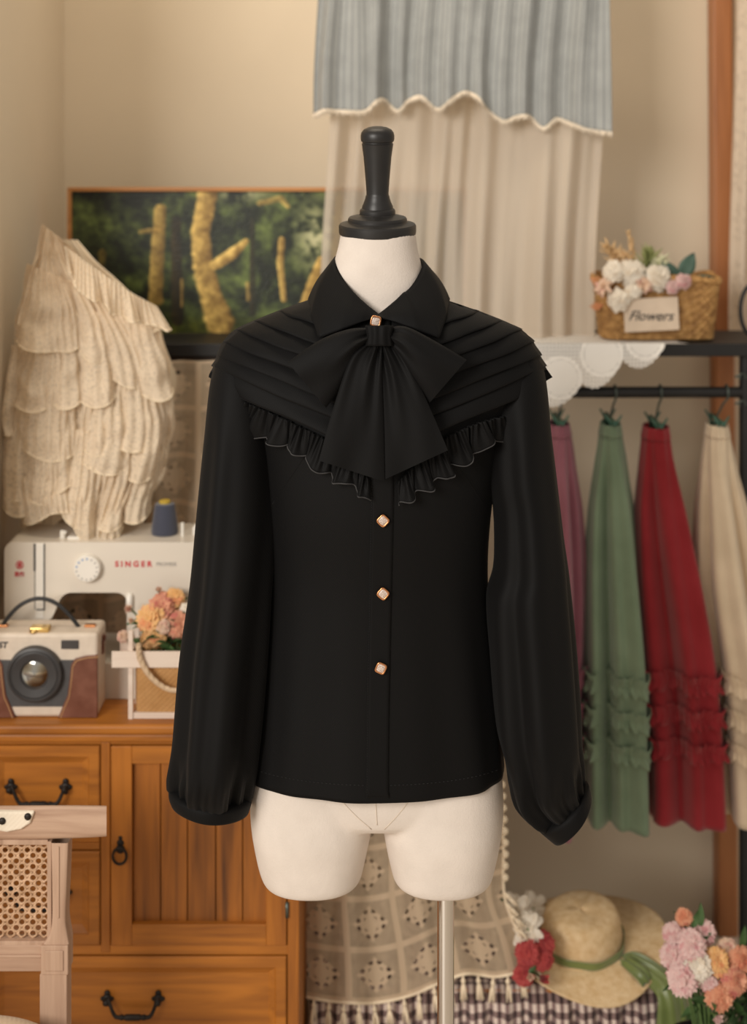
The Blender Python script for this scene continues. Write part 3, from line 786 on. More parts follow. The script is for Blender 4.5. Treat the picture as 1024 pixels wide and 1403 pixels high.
# lace flounces running down the front, puffed sleeve edge
A_, B_ = [(88, 336), (128, 366), (176, 398), (216, 420)], [(92, 372), (132, 412), (180, 440), (230, 452)]
def f(u, v):
    a, b = curve_at(A_, u), curve_at(B_, u); w = math.sin(2*PI*3.2*u+.6+nz(u*4)*2)
    return P(lerp(a[0], b[0], v)+5*w*v, lerp(a[1], b[1], v)+3*v*math.cos(2*PI*4.2*u+.6+nz(u*5)*4), DY-.055-.014*v*(1+math.cos(2*PI*4.2*u+.6+nz(u*5)*4))-.0035*math.sin(2*PI*23*u+2*nz(u*9))-.015*math.sin(PI*u))
m = MB(); m.grid(f, 110, 14, uv=lambda u, v: (u*.3, v*.08)); t = m.build('shoulder_ruffle', dress_m, dress)
MB().tube([f(i/110, 1) for i in range(111)], .0018, 6).build('hem', hem_m, t)

# ------------------------------------------------------------------ cabinet
FY = 2.365; TOPZ = CZ-(993-H0)*2.355/F
cab = thing('wooden_cabinet', 'honey brown wooden cabinet with panelled door and drawers, under the sewing machine', 'cabinet', (P(180, 0, FY).x, 2.53, 0))
def cx(px): return (px-512)*FY/F
def cz(py): return CZ-(py-H0)*FY/F
XL, XR = -.652, cx(410)
m = MB(); m.box((XL-.003, 2.352, TOPZ-.016), (XR+.004, 2.715, TOPZ)); m.box((XL, 2.358, cz(1016)), (XR+.001, 2.71, TOPZ-.0155)); m.build('top', cab_x, cab, smooth=False, bevel=.005)
m = MB()
m.box((XL, FY+.03, .04), (XR, 2.71, cz(1016)))                                  # carcass
m.build('carcass', cab_z, cab, smooth=False)
m = MB()
for a, b in ((XL, cx(-22)), (cx(138), cx(151)), (cx(394), XR)): MB().box((a, FY, 0 if a != cx(138) else cz(1306)), (b, FY+.031, cz(1016))).build('stile', cab_z, cab, smooth=False, bevel=.002)
for a, b, xa, xb in ((1016, 1020.5, XL, XR), (1155, 1165, cx(-22), cx(138)), (1296, 1309, XL, XR), (1482, 1500, XL, XR)): MB().box((xa+.002, FY+.002, cz(b)), (xb-.002, FY+.030, cz(a))).build('rail', cab_x, cab, smooth=False, bevel=.001)
def drawer(pl, pt, prr, pb):
    m = MB(); w = .024
    a, b, lo, hi = cx(pl)+.0015, cx(prr)-.0015, cz(pb)+.0015, cz(pt)-.0015; y = FY-.002
    # raised border, slope down to a sunken field
    def ring(i, yy): return [(a+i, yy, lo+i), (b-i, yy, lo+i), (b-i, yy, hi-i), (a+i, yy, hi-i)]
    rr = [ring(0, FY+.03), ring(0, y+.002), ring(.002, y), ring(.017, y), ring(.019, y+.003), ring(.030, y+.009)]
    for q in rr: m.v += [Vector(p) for p in q]
    for j in range(len(rr)-1):
        for k in range(4): m.f.append([j*4+k, j*4+(k+1) % 4, (j+1)*4+(k+1) % 4, (j+1)*4+k]); m.mi.append(0)
    m.f.append([20, 21, 22, 23]); m.mi.append(0)
    return m.build('drawer', cab_x, cab, smooth=False)
def bail(dr, pxl, pxr, py, drop):
    """dark iron swan-neck pull on two rosettes"""
    y = FY+.006; c = (pxl+pxr)/2
    for px in (pxl, pxr):
        q = P(px, py, y); m = MB()
        for dx, dz, r in ((0, 0, .008), (0, .009, .005), (0, -.008, .0045), (-.007, 0, .004), (.007, 0, .004)): m.sphere((q.x+dx, y-.001, q.z+dz), r, 12, 8, (1, .5, 1))
        m.tube([q+Vector((0, 0, 0)), q+Vector((0, -.012, 0))], .0035, 10); m.sphere(q+Vector((0, -.012, 0)), .0055)
        m.build('pull_rosette', iron_m, dr)
    pts = []
    for i in range(33):
        u = i/32; a = abs(2*u-1); s = smooth((1-a)/.42)
        px = lerp(pxl, pxr, u)+6*(1 if u < .5 else -1)*math.sin(PI*min(1, (1-a)/.5))*-.35
        p = P(px, py+drop*s, y-.013-.004*s); pts.append(p)
    m = MB(); m.tube(pts, [.0024+.0016*math.sin(PI*i/32)+.0012*(1 if abs(i-16) < 5 else 0) for i in range(33)], 10)
    for i in (9, 12, 20, 23): m.sphere(pts[i], .0046)
    m.build('pull_handle', iron_m, dr)
d1 = drawer(-22, 1020.5, 138, 1155); bail(d1, 15, 90, 1078, 24)
d2 = drawer(-22, 1165, 138, 1296); bail(d2, 15, 90, 1222, 24)
d3 = drawer(-22, 1309, 394, 1482); bail(d3, 147, 217, 1368, 26)
m = MB(); a, b, lo, hi = cx(151)+.0015, cx(394)-.0015, cz(1296)+.0015, cz(1020.5)-.0015; y = FY-.002
pa, pb_, plo, phi = cx(181), cx(365), cz(1266), cz(1046)
m.box((a, y, lo), (pa, y+.022, hi)); door = m.build('door', cab_z, cab, smooth=False, bevel=.0015)
MB().box((pb_, y, lo), (b, y+.022, hi)).build('door_stile', cab_z, door, smooth=False, bevel=.0015)
for lo_, hi_ in ((phi, hi), (lo, plo)): MB().box((pa, y+.0003, lo_), (pb_, y+.0215, hi_)).build('door_rail', cab_x, door, smooth=False, bevel=.001)
m = MB(); edges = [181, 219, 256, 295, 332, 366]
plank_m = wood('streaked_plank', (58, 28, 9), (170, 102, 34), 'z', .8)
for e0, e1 in zip(edges, edges[1:]): m.box((cx(e0)+.0007, y+.011, plo-.004), (cx(e1)-.0007, y+.019, phi+.004))
m.build('door_panel', plank_m, door, smooth=False, bevel=.0012)
m = MB(); q = P(165, 1160, y); 
for dx, dz, r in ((0, .006, .006), (0, -.004, .0075), (0, .014, .0035)): m.sphere((q.x+dx, y, q.z+dz), r, 12, 8, (1, .55, 1))
m.tube([Vector((q.x, y-.005, q.z-.012))+Vector((.011*math.sin(t), -.002, .013*math.cos(t))) for t in [2*PI*i/28 for i in range(28)]], .0022, 8, closed=True)
m.build('ring_pull', iron_m, door)
m = MB(); m.tube([(cx(393.5), y-.001, cz(1235)), (cx(393.5), y-.001, cz(1256))], .0028, 10); m.build('hinge', wire_m, door)

# ------------------------------------------------------------------ sewing machine
MY = 2.475
sew = thing('sewing_machine', 'ivory sewing machine with red lettering and a stitch dial, on the cabinet', 'sewing machine', (P(140, 0, MY).x, MY+.07, TOPZ))
def mp(px, py, y=MY): return P(px, py, y)
def rounded(pts, r, n=6):
    out = []
    for i, p in enumerate(pts):
        a, b = Vector(pts[i-1]), Vector(pts[(i+1) % len(pts)]); p = Vector(p); rr = r[i] if isinstance(r, (list, tuple)) else r
        d1, d2 = (a-p).normalized(), (b-p).normalized()
        for k in range(n+1):
            t = k/n; q1, q2 = p+d1*rr*(1-t), p+d2*rr*t
            out.append(tuple((p+d1*rr)*(1-t)**2+p*2*t*(1-t)+(p+d2*rr)*t*t))
    return out
MX = lambda px: (px-512)*MY/F
MZ = lambda py: CZ-(py-H0)*MY/F
poly = [(6, 743), (278, 743), (300, 770), (300, 957), (174, 957), (174, 812), (86, 812), (70, 850), (6, 850)]
pl = rounded([(MX(x), MZ(y_)) for x, y_ in poly], [.018, .02, .02, .003, .01, .02, .016, .01, .012])
zb = TOPZ+.04
pl = [(x, max(z, TOPZ+.003)) for x, z in pl]
m = MB(); m.prism(pl, MY, MY+.125); m.build('body', plastic_m, sew, smooth=True, bevel=.006)
m = MB(); m.prism(rounded([(MX(4), TOPZ), (MX(4), TOPZ+.062), (MX(302), TOPZ+.062), (MX(302), TOPZ)], [.002, .01, .01, .002]), MY-.012, MY+.14); m.build('base', plastic_m, sew, smooth=True, bevel=.003)
m = MB(); m.box((mp(48.5, 0).x, MY-.0012, mp(0, 852).z+.006), (mp(60, 0).x, MY+.002, mp(0, 745).z)); m.build('face_plate', plastic_w, sew, smooth=False, bevel=.001)
m = MB(); m.box((mp(46.3, 0).x, MY-.0016, mp(0, 782).z), (mp(49.2, 0).x, MY+.002, mp(0, 745).z)); m.box((mp(47.6, 0).x, MY-.0013, mp(0, 835).z), (mp(48.4, 0).x, MY+.002, mp(0, 782).z))
m.box((mp(60, 0).x, MY-.0015, mp(0, 836).z), (mp(61.6, 0).x, MY+.002, mp(0, 745).z)); m.box((mp(50, 0).x, MY-.0015, mp(0, 836).z), (mp(61, 0).x, MY+.002, mp(0, 834).z)); m.build('thread_slot', slot_m, sew, smooth=False)
m = MB(); m.tube([(mp(52, 0).x, MY+.04, mp(0, 850).z), (mp(52, 0).x, MY+.04, TOPZ+.066)], .003, 10); m.box((mp(45, 0).x, MY+.03, TOPZ+.0622), (mp(62, 0).x, MY+.06, TOPZ+.066)); m.build('presser_foot', wire_m, sew, angle=.6)
c = mp(121, 777)
RX = Matrix.Rotation(PI/2, 3, 'X')
m = MB(); m.lathe([(.001, .0), (.0228, 0), (.0232, .003), (.0222, .012), (.0205, .0135), (.001, .0135)], c, 48, RX); dial = m.build('stitch_dial', plastic_w, sew, angle=.5)
m = MB(); mb_ = MB()
for i in range(14):
    a = 2*PI*i/14+.2; q = c+Vector((.0175*math.cos(a), -.0137, .0175*math.sin(a)))
    (mb_ if 1.4 < a < 3.0 else m).box(q-Vector((.0013, .0004, .0013)), q+Vector((.0013, .0004, .0013)))
m.build('dial_mark', grey_ink, dial, smooth=False); mb_.build('dial_mark', blue_ink, dial, smooth=False)
letters('lettering', 'S I N G E R', .0132, red_ink, sew, mp(183, 773)-Vector((0, .0006, 0)), bold=.0004)
letters('lettering', 'PROMISE', .0088, grey_ink, sew, mp(228, 773)-Vector((0, .0006, 0)))
m = MB(); q = mp(27, 774)
m.tube([q+Vector((.0058*math.cos(t), -.0003, .0062*math.sin(t))) for t in [2*PI*i/28 for i in range(28)]], .0009, 6, closed=True)
m.tube([q+Vector((.0028*math.sin(2.4*s*PI)*(1 if 1 else 0), -.0004, .0036*s)) for s in [-1+2*i/20 for i in range(21)]], .0010, 6)
m.sphere(q+Vector((0, -.0003, .0015)), .0022, 8, 6, (1, .2, 1)); m.build('emblem', red_ink, sew)
letters('lettering', '\u80dc\u5bb6', .0085, red_ink, sew, mp(27, 787)-Vector((0, .0006, 0)), bold=.0002)
m = MB(); q = mp(81, 741)
m.tube([q+Vector((0, .03, -.004)), q+Vector((0, .03, .006))], .005, 12); m.tube([q+Vector((-.004, .03, .008)), q+Vector((.006, .03, .006))], .003, 10)
q = mp(98, 742); m.box(q+Vector((-.011, .02, -.003)), q+Vector((.011, .05, .003))); m.build('thread_guide', plastic_w, sew, angle=.6)
m = MB(); q = mp(246, 742); m.tube([q+Vector((0, .04, -.01)), q+Vector((0, .04, .022))], .0028, 10); m.build('spool_pin', plastic_w, sew, angle=.6)
m = MB(); q = mp(262, 742); m.tube([q+Vector((0, .05, -.01)), q+Vector((0, .05, .010)), q+Vector((.006, .05, .016))], .004, 10); m.build('bobbin_winder', plastic_w, sew, angle=.6)
m = MB(); q = mp(178, 826)
m.tube([q+Vector((0, .004, -.012)), q+Vector((0, -.003, -.010)), q+Vector((0, -.003, .012)), q+Vector((0, .004, .014))], .006, 12); m.build('reverse_lever', plastic_w, sew)
# thread cone on the machine
q = mp(226, 742, MY+.055); tz = MZ(743)
cone = thing('thread_cone', 'tall cone of navy blue thread standing on the sewing machine', 'thread', (q.x, q.y, tz))
hh = CZ-(689-H0)*(MY+.055)/F-tz
m = MB(); m.lathe([(.012, 0), (.0225, .001), (.0235, .006), (.0175, hh-.004), (.016, hh-.001), (.01, hh)], (q.x, q.y, tz), 40); m.build('thread', navy_thread, cone, angle=.6)
m = MB(); m.lathe([(.010, hh-.002), (.010, hh+.004), (.008, hh+.005), (.004, hh+.004)], (q.x, q.y, tz), 24); m.build('core', yellow_m, cone, angle=.6)

# ------------------------------------------------------------------ camera-shaped handbag
BY = 2.385
bag = thing('camera_handbag', 'ivory handbag shaped like a retro camera with brown leather sides, on the cabinet', 'handbag', (P(52, 985, BY).x, BY+.04, TOPZ))
bz0 = TOPZ; bp = lambda px, py: P(px, py, BY)
bx0, bx1, bz1 = bp(-32, 0).x, bp(134, 0).x, bp(0, 868).z
m = MB(); m.box((bx0, BY, bz0), (bx1, BY+.074, bz1)); m.build('body', bagwhite_m, bag, bevel=.006)
m = MB(); m.box((bx0+.001, BY-.0016, bp(0, 968).z), (bx1-.004, BY+.002, bp(0, 904).z)); m.build('front_band', baggrey_m, bag, smooth=False, bevel=.001)
for s in (0, 1):
    ol = [(134, 897), (118, 898), (103, 902), (98, 910), (96, 930), (93, 952), (86, 968), (80, 984), (134, 984)]
    if s: ol = [(102-x, y_) for x, y_ in ol]
    m = MB(); m.prism([(bp(x, 0).x, bp(0, y_).z if y_ < 984 else bz0+.0005) for x, y_ in ol], BY-.004, BY+.004); lp = m.build('leather_panel', leather_m, bag, smooth=False, bevel=.0015)
    m = MB(); e = [bp(x-(2.5 if s else -2.5), y_+2) for x, y_ in ol[:8]]
    for i in range(len(e)-1):
        k = max(1, int((e[i+1]-e[i]).length/.004))
        for j in range(k): m.tube([e[i].lerp(e[i+1], (j+.1)/k)-Vector((0, .0042, 0)), e[i].lerp(e[i+1], (j+.8)/k)-Vector((0, .0042, 0))], .0008, 5)
    m.build('stitching', stitch_m, lp)
c = bp(49, 922)
m = MB(); m.lathe([(.001, 0), (.0455, 0), (.0455, .006), (.044, .012), (.0405, .0135), (.0385, .0115), (.036, .013), (.0235, .011), (.0215, .007), (.001, .006)], c, 64, RX); ln = m.build('lens_ring', lensdark_m, bag, angle=.5)
m = MB(); m.lathe([(.001, .0105), (.008, .010), (.016, .0085), (.0213, .0068)], c, 48, RX, caps=False); m.build('lens_glass', glass_m, ln)
m = MB(); a_, b_ = bp(84, 889), bp(108, 877); m.box((a_.x, BY-.002, a_.z), (b_.x, BY+.002, b_.z)); m.build('viewfinder', slot_m, bag, smooth=False, bevel=.0008)
letters('lettering', 'ST', .0135, dark_ink, bag, bp(4, 884)-Vector((0, .0005, 0)), bold=.0004, shear=.15)
m = MB(); q = Vector((bp(52, 0).x, BY+.01, bz1)); m.box(q+Vector((-.015, -.006, -.001)), q+Vector((.017, .014, .008))); m.sphere(q+Vector((-.008, -.005, .002)), .006, 12, 8, (1.2, 1, .7)); m.build('clasp', Mat('brass', (220, 186, 120), .25, metal=1.), bag, bevel=.002)
m = MB(); m.tube([P(*curve_at([(-4, 871), (8, 850), (28, 829), (52, 820), (76, 826), (98, 846), (114, 868)], i/24), BY+.035) for i in range(25)], .0034, 10); m.build('handle', strap_m, bag)
m = MB()
for px in (-4, 118): q = Vector((bp(px, 0).x, BY+.035, bz1)); m.box(q+Vector((-.009, -.005, -.001)), q+Vector((.009, .005, .004)))
m.build('handle_mount', gold_m, bag, smooth=False, bevel=.001)
m = MB(); q = Vector((bx1, BY+.04, bp(0, 888).z)); m.box(q+Vector((-.001, -.006, -.022)), q+Vector((.003, .006, .0))); m.sphere(q+Vector((.003, 0, .004)), .006, 10, 8, (.6, 1, 1)); m.build('side_tab', leather_m, bag, bevel=.001)

# ------------------------------------------------------------------ flowers
def basis(d):
    d = Vector(d).normalized(); e = d.orthogonal().normalized(); return d, e, d.cross(e)
def bloom(mb, c, d, R, kind, rnd):
    d, e1, e2 = basis(d); c = Vector(c)
    if kind in ('carnation', 'rose'):
        fr_ = kind == 'carnation'
        mb.sphere(c-d*R*.42, R*.60, 14, 10)
        table = [(14, 3), (26, 6), (42, 9), (58, 11), (75, 13), (93, 13), (112, 11)] if fr_ else [(16, 2), (30, 3), (50, 4), (72, 5), (95, 6)]
        for ri, (th, n) in enumerate(table):
            for j in range(n):
                a = 2*PI*(j+rnd.uniform(-.3, .3))/n+ri*1.1; rad = e1*math.cos(a)+e2*math.sin(a); side = d.cross(rad)
                T1 = math.radians(th+rnd.uniform(-6, 6)); T0 = T1-math.radians(38 if fr_ else 46); W = R*(.30 if fr_ else .62)*rnd.uniform(.85, 1.15)*(1 if fr_ else .7+.1*ri); ph = rnd.uniform(0, 6); lift = rnd.uniform(.20, .40) if fr_ else rnd.uniform(.25, .42)
                def f(u, v):
                    t = 2*u-1; T = lerp(T0, T1, v); rr = R*(.56+lift*v*v+.03)
                    n_ = d*math.cos(T)+rad*math.sin(T)
                    w = W*(.35+.65*v) if fr_ else W*math.sin(PI*min(.9, .25+.62*v))
                    rr += (.10*R*v*v*math.sin(t*7+ph) if fr_ else .02*R*math.sin(t*3+ph))-.10*R*t*t*v*(1 if fr_ else 1.6)
                    return c-d*R*.42+n_*rr+side*w*t*(1+.0*v)-rad*(.08*R*t*t*v)
                mb.grid(f, 6, 5)
        return
    if kind == 'carnation': rings = [(5, 3, 1.02), (6, 12, 1.0), (9, 26, 1.02), (11, 44, 1.), (12, 64, 1.), (12, 86, .95), (9, 108, .85)]
    elif kind == 'rose': rings = [(3, 4, .7), (4, 14, .8), (5, 26, .92), (6, 44, 1.), (6, 68, 1.05)]
    elif kind == 'bud': rings = [(4, 4, 1.), (5, 16, 1.), (5, 28, .9)]
    else: rings = [(5, 30, .6), (6, 62, 1.), (6, 88, 1.05)]                    # loose petals
    base = c-d*R*(.55 if kind != 'bud' else .8)
    for ri, (n, tilt, ln) in enumerate(rings):
        for j in range(n):
            a = 2*PI*j/n+ri*.9+rnd.uniform(-.25, .25); T = math.radians(tilt+rnd.uniform(-9, 9)); L = R*(1.25 if kind != 'rose' else 1.2)*ln*rnd.uniform(.9, 1.08)
            rad = e1*math.cos(a)+e2*math.sin(a); side = d.cross(rad); W = R*(.46 if kind == 'carnation' else .62 if kind == 'rose' else .5)*(.7+.1*ri)
            ph = rnd.uniform(0, 6)
            def f(u, v):
                t = 2*u-1; bend = T*(.35+.75*v) if kind == 'carnation' else T*(.2+.9*v)
                p = (d*math.cos(bend)+rad*math.sin(bend))*L*v
                w = W*(v**.65)*(1 if kind == 'carnation' else math.sin(PI*min(.93, .12+.80*v))**.6)
                fr = .17*R*v*v*math.sin(t*9+ph) if kind == 'carnation' else .03*R*math.sin(t*4+ph)*v
                cup = -(abs(t)**2)*W*(.15 if kind == 'carnation' else .5)*v
                nn = (d*math.sin(bend)-rad*math.cos(bend))
                return base+p*(1-.10*abs(t)**2.2*v)+side*w*t+nn*(fr-cup*.8)
            mb.grid(f, 6 if kind == 'carnation' else 4, 5)
def leaf(mb, base, d, up, L, W, fold=.25):
    d = Vector(d).normalized(); up = Vector(up); s = d.cross(up).normalized(); n = s.cross(d)
    def f(u, v):
        t = 2*u-1; w = W*math.sin(PI*min(.99, v**.8))**.8
        return Vector(base)+d*L*v+s*w*t+n*(fold*W*abs(t)-.25*L*v*v)
    mb.grid(f, 4, 8)
def flower(name, label, cat, group, pos, d, R, kind, mat, base, leaves=1, seed=0, bract=True, lmat=None, sr=.0016):
    rnd = random.Random(seed); pos, base = Vector(pos), Vector(base); d = Vector(d).normalized()
    t = thing(name, label, cat, base, group)
    m = MB(); bloom(m, pos, d, R, kind, rnd); m.build('bloom', mat, t)
    a = pos-d*R*.6; mid = a-d*max(.02, (a-base).length*.35)
    if (a-base).length < .05: mid = a.lerp(base, .5)
    q = [a*(1-s)**2+mid*2*s*(1-s)+base*s*s for s in [i/12 for i in range(13)]]
    m = MB(); m.tube(q, sr, 6)
    if bract: m.tube([pos-d*R*.1-d*R*.2, pos-d*R*.55, pos-d*R*.75], [R*.30, R*.26, sr], 10)
    m.build('stem', stem_m, t)
    m = MB()
    for i in range(leaves):
        s = rnd.uniform(.1, .55); k = min(11, int(s*12)); tan = (q[k+1]-q[k]).normalized()
        ax = Vector((rnd.uniform(-1, 1), rnd.uniform(-1, .1), rnd.uniform(.0, .8))).normalized()
        leaf(m, q[k], ax, (0, -.4, 1), R*rnd.uniform(1.3, 2.2), R*rnd.uniform(.22, .4))
    if leaves: m.build('leaf', lmat or leaf_m, t)
    return t

# ------------------------------------------------------------------ planter crate on the cabinet
QY = 2.372
cr = thing('planter_crate', 'whitewashed wooden flower crate lined with burlap, with a rope handle, on the cabinet', 'planter', (P(240, 0, QY).x, QY+.04, TOPZ))
qx = lambda px: (px-512)*QY/F
qz = lambda py: CZ-(py-H0)*QY/F
D0, D1 = QY, QY+.082
for x in (175, 299):
    for y in (D0+.0045, D1-.0115): m = MB(); m.box((qx(x), y, TOPZ), (qx(x+6.5), y+.007, qz(866))); m.build('post', crate_m, cr, smooth=False, bevel=.0008)
for y in (D0, D1-.0045): m = MB(); m.box((qx(153), y, qz(915)), (qx(327), y+.0043, qz(893))); m.build('top_board', crate_m, cr, smooth=False, bevel=.0008)
for x in (176, 299): MB().box((qx(x), D0+.012, qz(915)), (qx(x+5), D1-.012, qz(894))).build('side_board', crate_m, cr, smooth=False)
m = MB(); m.box((qx(182), D0+.006, TOPZ+.0005), (qx(299), D1-.006, TOPZ+.010)); m.build('bottom_rail', crate_m, cr, smooth=False, bevel=.0008)
m = MB()
def liner(u, v):
    a = 2*PI*u; ex = math.copysign(abs(math.cos(a))**.22, math.cos(a)); ey = math.copysign(abs(math.sin(a))**.22, math.sin(a))
    b = .0018*nz(u*9, v*4)
    return Vector(((qx(183)+qx(297))/2+(qx(297)-qx(183))/2*ex*(1+b*3), (D0+D1)/2+.031*ey*(1+b*6), lerp(TOPZ+.0102, qz(896), v)))
m.grid(liner, 120, 12, cu=True); o0 = len(m.v); m.add([liner(i/60, .88) for i in range(60)], [list(range(60))]); m.build('burlap_liner', burlap_m, cr)
m = MB(); rp = [P(*curve_at([(190, 884), (192, 902), (204, 924), (222, 940), (240, 946), (258, 940), (276, 924), (288, 902), (290, 884)], i/60), D0-.006) for i in range(61)]
m.tube([rp[0]+Vector((0, .012, -.004))]+rp+[rp[-1]+Vector((0, .012, -.004))], .0042, 10)
for k in range(3): m.tube([p+Vector((.0016*math.cos(i*.7+k*2.1), -.0016*math.sin(i*.7+k*2.1), .0016*math.sin(i*.7+k*2.1))) for i, p in enumerate(rp)], .0034, 8)
m.build('rope_handle', rope_m, cr)
cbase = Vector((qx(225), (D0+D1)/2, qz(915)))
G = 'carnations in the planter crate'
for i, (px, py, r, mt, kd, lab, dep) in enumerate([
    (207, 846, 20, pt_peach, 'carnation', 'big peach yellow carnation at the left front of the planter crate', 0),
    (206, 874, 14, pt_peach, 'carnation', 'smaller peach carnation low over the rim of the planter crate', 0),
    (222, 831, 20, pt_coral, 'carnation', 'coral pink carnation high in the middle of the planter crate', .015),
    (248, 855, 17, pt_coral, 'carnation', 'coral carnation at the right of the planter crate, beside the black sleeve', .0),
    (224, 858, 10, pt_bud, 'carnation', 'small half open pale pink carnation amid the peach blooms of the crate', -.010),
    (240, 819, 14, pt_peach, 'carnation', 'pale yellow carnation at the upper right back of the planter crate', .03),
    (218, 808, 8, pt_bud, 'bud', 'pink flower bud on green calyx, topmost in the planter crate', .03),
    (176, 834, 9, pt_bud, 'bud', 'pale pink bud leaning out at the far left of the planter crate', .02),
    (180, 850, 7, pt_bud, 'bud', 'tiny pale bud just under the far left bud of the crate', .015),
    (257, 834, 9, pt_white, 'rose', 'small white rose against the black sleeve in the planter crate', .02),
    (166, 872, 8, pt_bud, 'carnation', 'dusty pink tuft flower hanging over the left end of the crate', .02),
    (219, 872, 9, pt_peach, 'carnation', 'small peach bloom at the lower centre of the planter crate', -.004)]):
    Y = QY+.035+dep
    flower('carnation' if kd == 'carnation' else 'rose' if kd == 'rose' else 'flower_bud', lab, 'flower', G, P(px, py, Y), ((px-215)*.012, -.75, .5-(py-840)*.006), 1.2*r*Y/F, kd, mt, cbase+Vector(((px-215)*.0006, .0, 0)), 2, 40+i)
fol = MB(); rnd = random.Random(5)
for i in range(34):
    px, py = rnd.uniform(196, 290), rnd.uniform(868, 896)
    leaf(fol, P(px, py, QY+.04+rnd.uniform(-.015, .02)), (rnd.uniform(-1, 1), rnd.uniform(-.9, .2), rnd.uniform(-.1, .9)), (0, -.3, 1), rnd.uniform(.02, .036), rnd.uniform(.004, .008))
tag(fol.build('foliage', leaf_m), 'dark green carnation leaves filling the planter crate', 'foliage')['kind'] = 'stuff'

# ------------------------------------------------------------------ chair
HY = 2.10
ch = thing('dining_chair', 'bleached wooden chair with woven cane back and cream seat, in front of the cabinet', 'chair', (P(-65, 0, HY).x, 1.9, 0))
hp = lambda px, py, Y=HY: P(px, py, Y)
hx = lambda px: (px-512)*HY/F
hz = lambda py: CZ-(py-H0)*HY/F
m = MB()
def crest(u, v):
    a = 2*PI*v; ex = math.copysign(abs(math.cos(a))**.35, math.cos(a)); ey = math.copysign(abs(math.sin(a))**.35, math.sin(a))
    px = lerp(-276, 146, u); h = 23.5*(1-.10*(abs(2*u-1))**4); mid = 1127+2.5*math.sin(u*PI)-2
    return hp(px, mid-h*ey, HY+.004-.010*(2*u-1)**2-.018*ex)
m.grid(lambda u, v: crest(v, u), 28, 60, cu=True); m.ringcap(0, 28, True); m.ringcap(60*28, 28); crest_o = m.build('crest_rail', bleach_x, ch, angle=.9)
m = MB()
pad = [(-180, 1103), (52, 1103), (46, 1119), (34, 1127), (14, 1131), (-5, 1128), (-180, 1128)]
m.prism([(hx(x), hz(y)) for x, y in pad], HY-.022, HY-.008); m.build('pad', pad_m, crest_o, smooth=False, bevel=.003)
for q in ((3, 1125), (38, 1119)):
    m = MB(); m.sphere(hp(*q, HY-.0225), .0052, 14, 8, (1, .6, 1)); m.build('stud', iron_m, crest_o)
def post_(s):
    X = lambda px: hx(px) if s else hx(-130-px)
    m = MB()
    pr_ = [(1148, 73, 97), (1200, 74, 95), (1255, 74, 93), (1275, 70, 96), (1286, 62, 98)]
    def f(u, v):
        a = 2*PI*u+PI/4; k = 1.35; ex = max(-1, min(1, k*math.cos(a))); ey = max(-1, min(1, k*math.sin(a)))
        l, r = interp(pr_, lerp(1148, 1286, v)); c = (l+r)/2; w = (r-l)/2
        xx = c+w*ex
        return Vector((X(xx), HY-.016*ey, hz(lerp(1148, 1286, v))))
    m.grid(f, 24, 24, cu=True)
    a, b = sorted((X(60), X(97))); m.box((a, HY-.019, hz(1326)), (b, HY+.017, hz(1286)))
    a, b = sorted((X(66), X(91))); m.box((a, HY-.021, hz(1320)), (b, HY-.017, hz(1292)))
    a, b = sorted((X(58), X(95))); m.box((a, HY-.017, .0), (b, HY+.016, hz(1326)))
    a, b = sorted((X(82), X(85))); m.box((a, HY-.018, hz(1250)), (b, HY-.014, hz(1152)))
    return m.build('leg', bleach_m, ch, smooth=False, bevel=.0015)
post_(0); post_(1)
m = MB(); m.box((hx(-190), HY-.012, hz(1325)), (hx(60), HY+.012, hz(1289))); m.box((hx(-190), HY-.015, hz(1305)), (hx(60), HY-.01, hz(1301))); m.build('back_rail', bleach_x, ch, smooth=False, bevel=.0015)
m = MB(); m.box((hx(67), HY-.012, hz(1290)), (hx(73), HY+.010, hz(1148))); m.box((hx(-203), HY-.012, hz(1290)), (hx(-197), HY+.010, hz(1148))); m.box((hx(-198), HY-.011, hz(1290)), (hx(68), HY+.009, hz(1284))); m.box((hx(-198), HY-.011, hz(1153)), (hx(68), HY+.009, hz(1146))); m.build('back_frame', bleach_m, ch, smooth=False, bevel=.001)
# cane weave with real openings
m = MB(); pitch, nx, ny = 15.2, 18, 9
for i in range(nx):
    for j in range(ny):
        for k in (0, 1):
            cxp, cyp = 60.5-pitch*i-(pitch/2 if k else 0), 1157+pitch*j+(pitch/2 if k else 0)
            if cyp > 1280: continue
            h = pitch/2; o = len(m.v)
            out = [(-h, 0), (-h/2, -h/2), (0, -h), (h/2, -h/2), (h, 0), (h/2, h/2), (0, h), (-h/2, h/2)]
            hole = [(4.1*math.cos(PI+2*PI*q/8), 4.1*math.sin(PI+2*PI*q/8)) for q in range(8)]
            for dx, dy in out: m.v.append(hp(cxp+dx, cyp+dy, HY+.0012*math.sin(cxp*.6+dx)))
            for dx, dy in hole: m.v.append(hp(cxp+dx, cyp+dy, HY-.0016))
            for q in range(8): m.f.append([o+q, o+(q+1) % 8, o+8+(q+1) % 8, o+8+q]); m.mi.append(0)
m.build('cane_panel', cane_m, ch, solid=.0025)
SXC, SYC = hx(-65), 1.865
m = MB()
def seat(r_, z_): return (r_, z_)
def sl(u, v):
    a = 2*PI*u; ex = math.copysign(abs(math.cos(a))**.6, math.cos(a)); ey = math.copysign(abs(math.sin(a))**.6, math.sin(a))
    pr_ = [(.0, .455), (.5, .453), (.85, .445), (.97, .432), (1.0, .418), (.985, .404), (.95, .400)]
    r, z = curve_at(pr_, v); return Vector((SXC+.198*r*ex, SYC+.215*r*ey, z-.016))
m.grid(sl, 64, 30, cu=True); m.build('seat', cushion_m, ch)
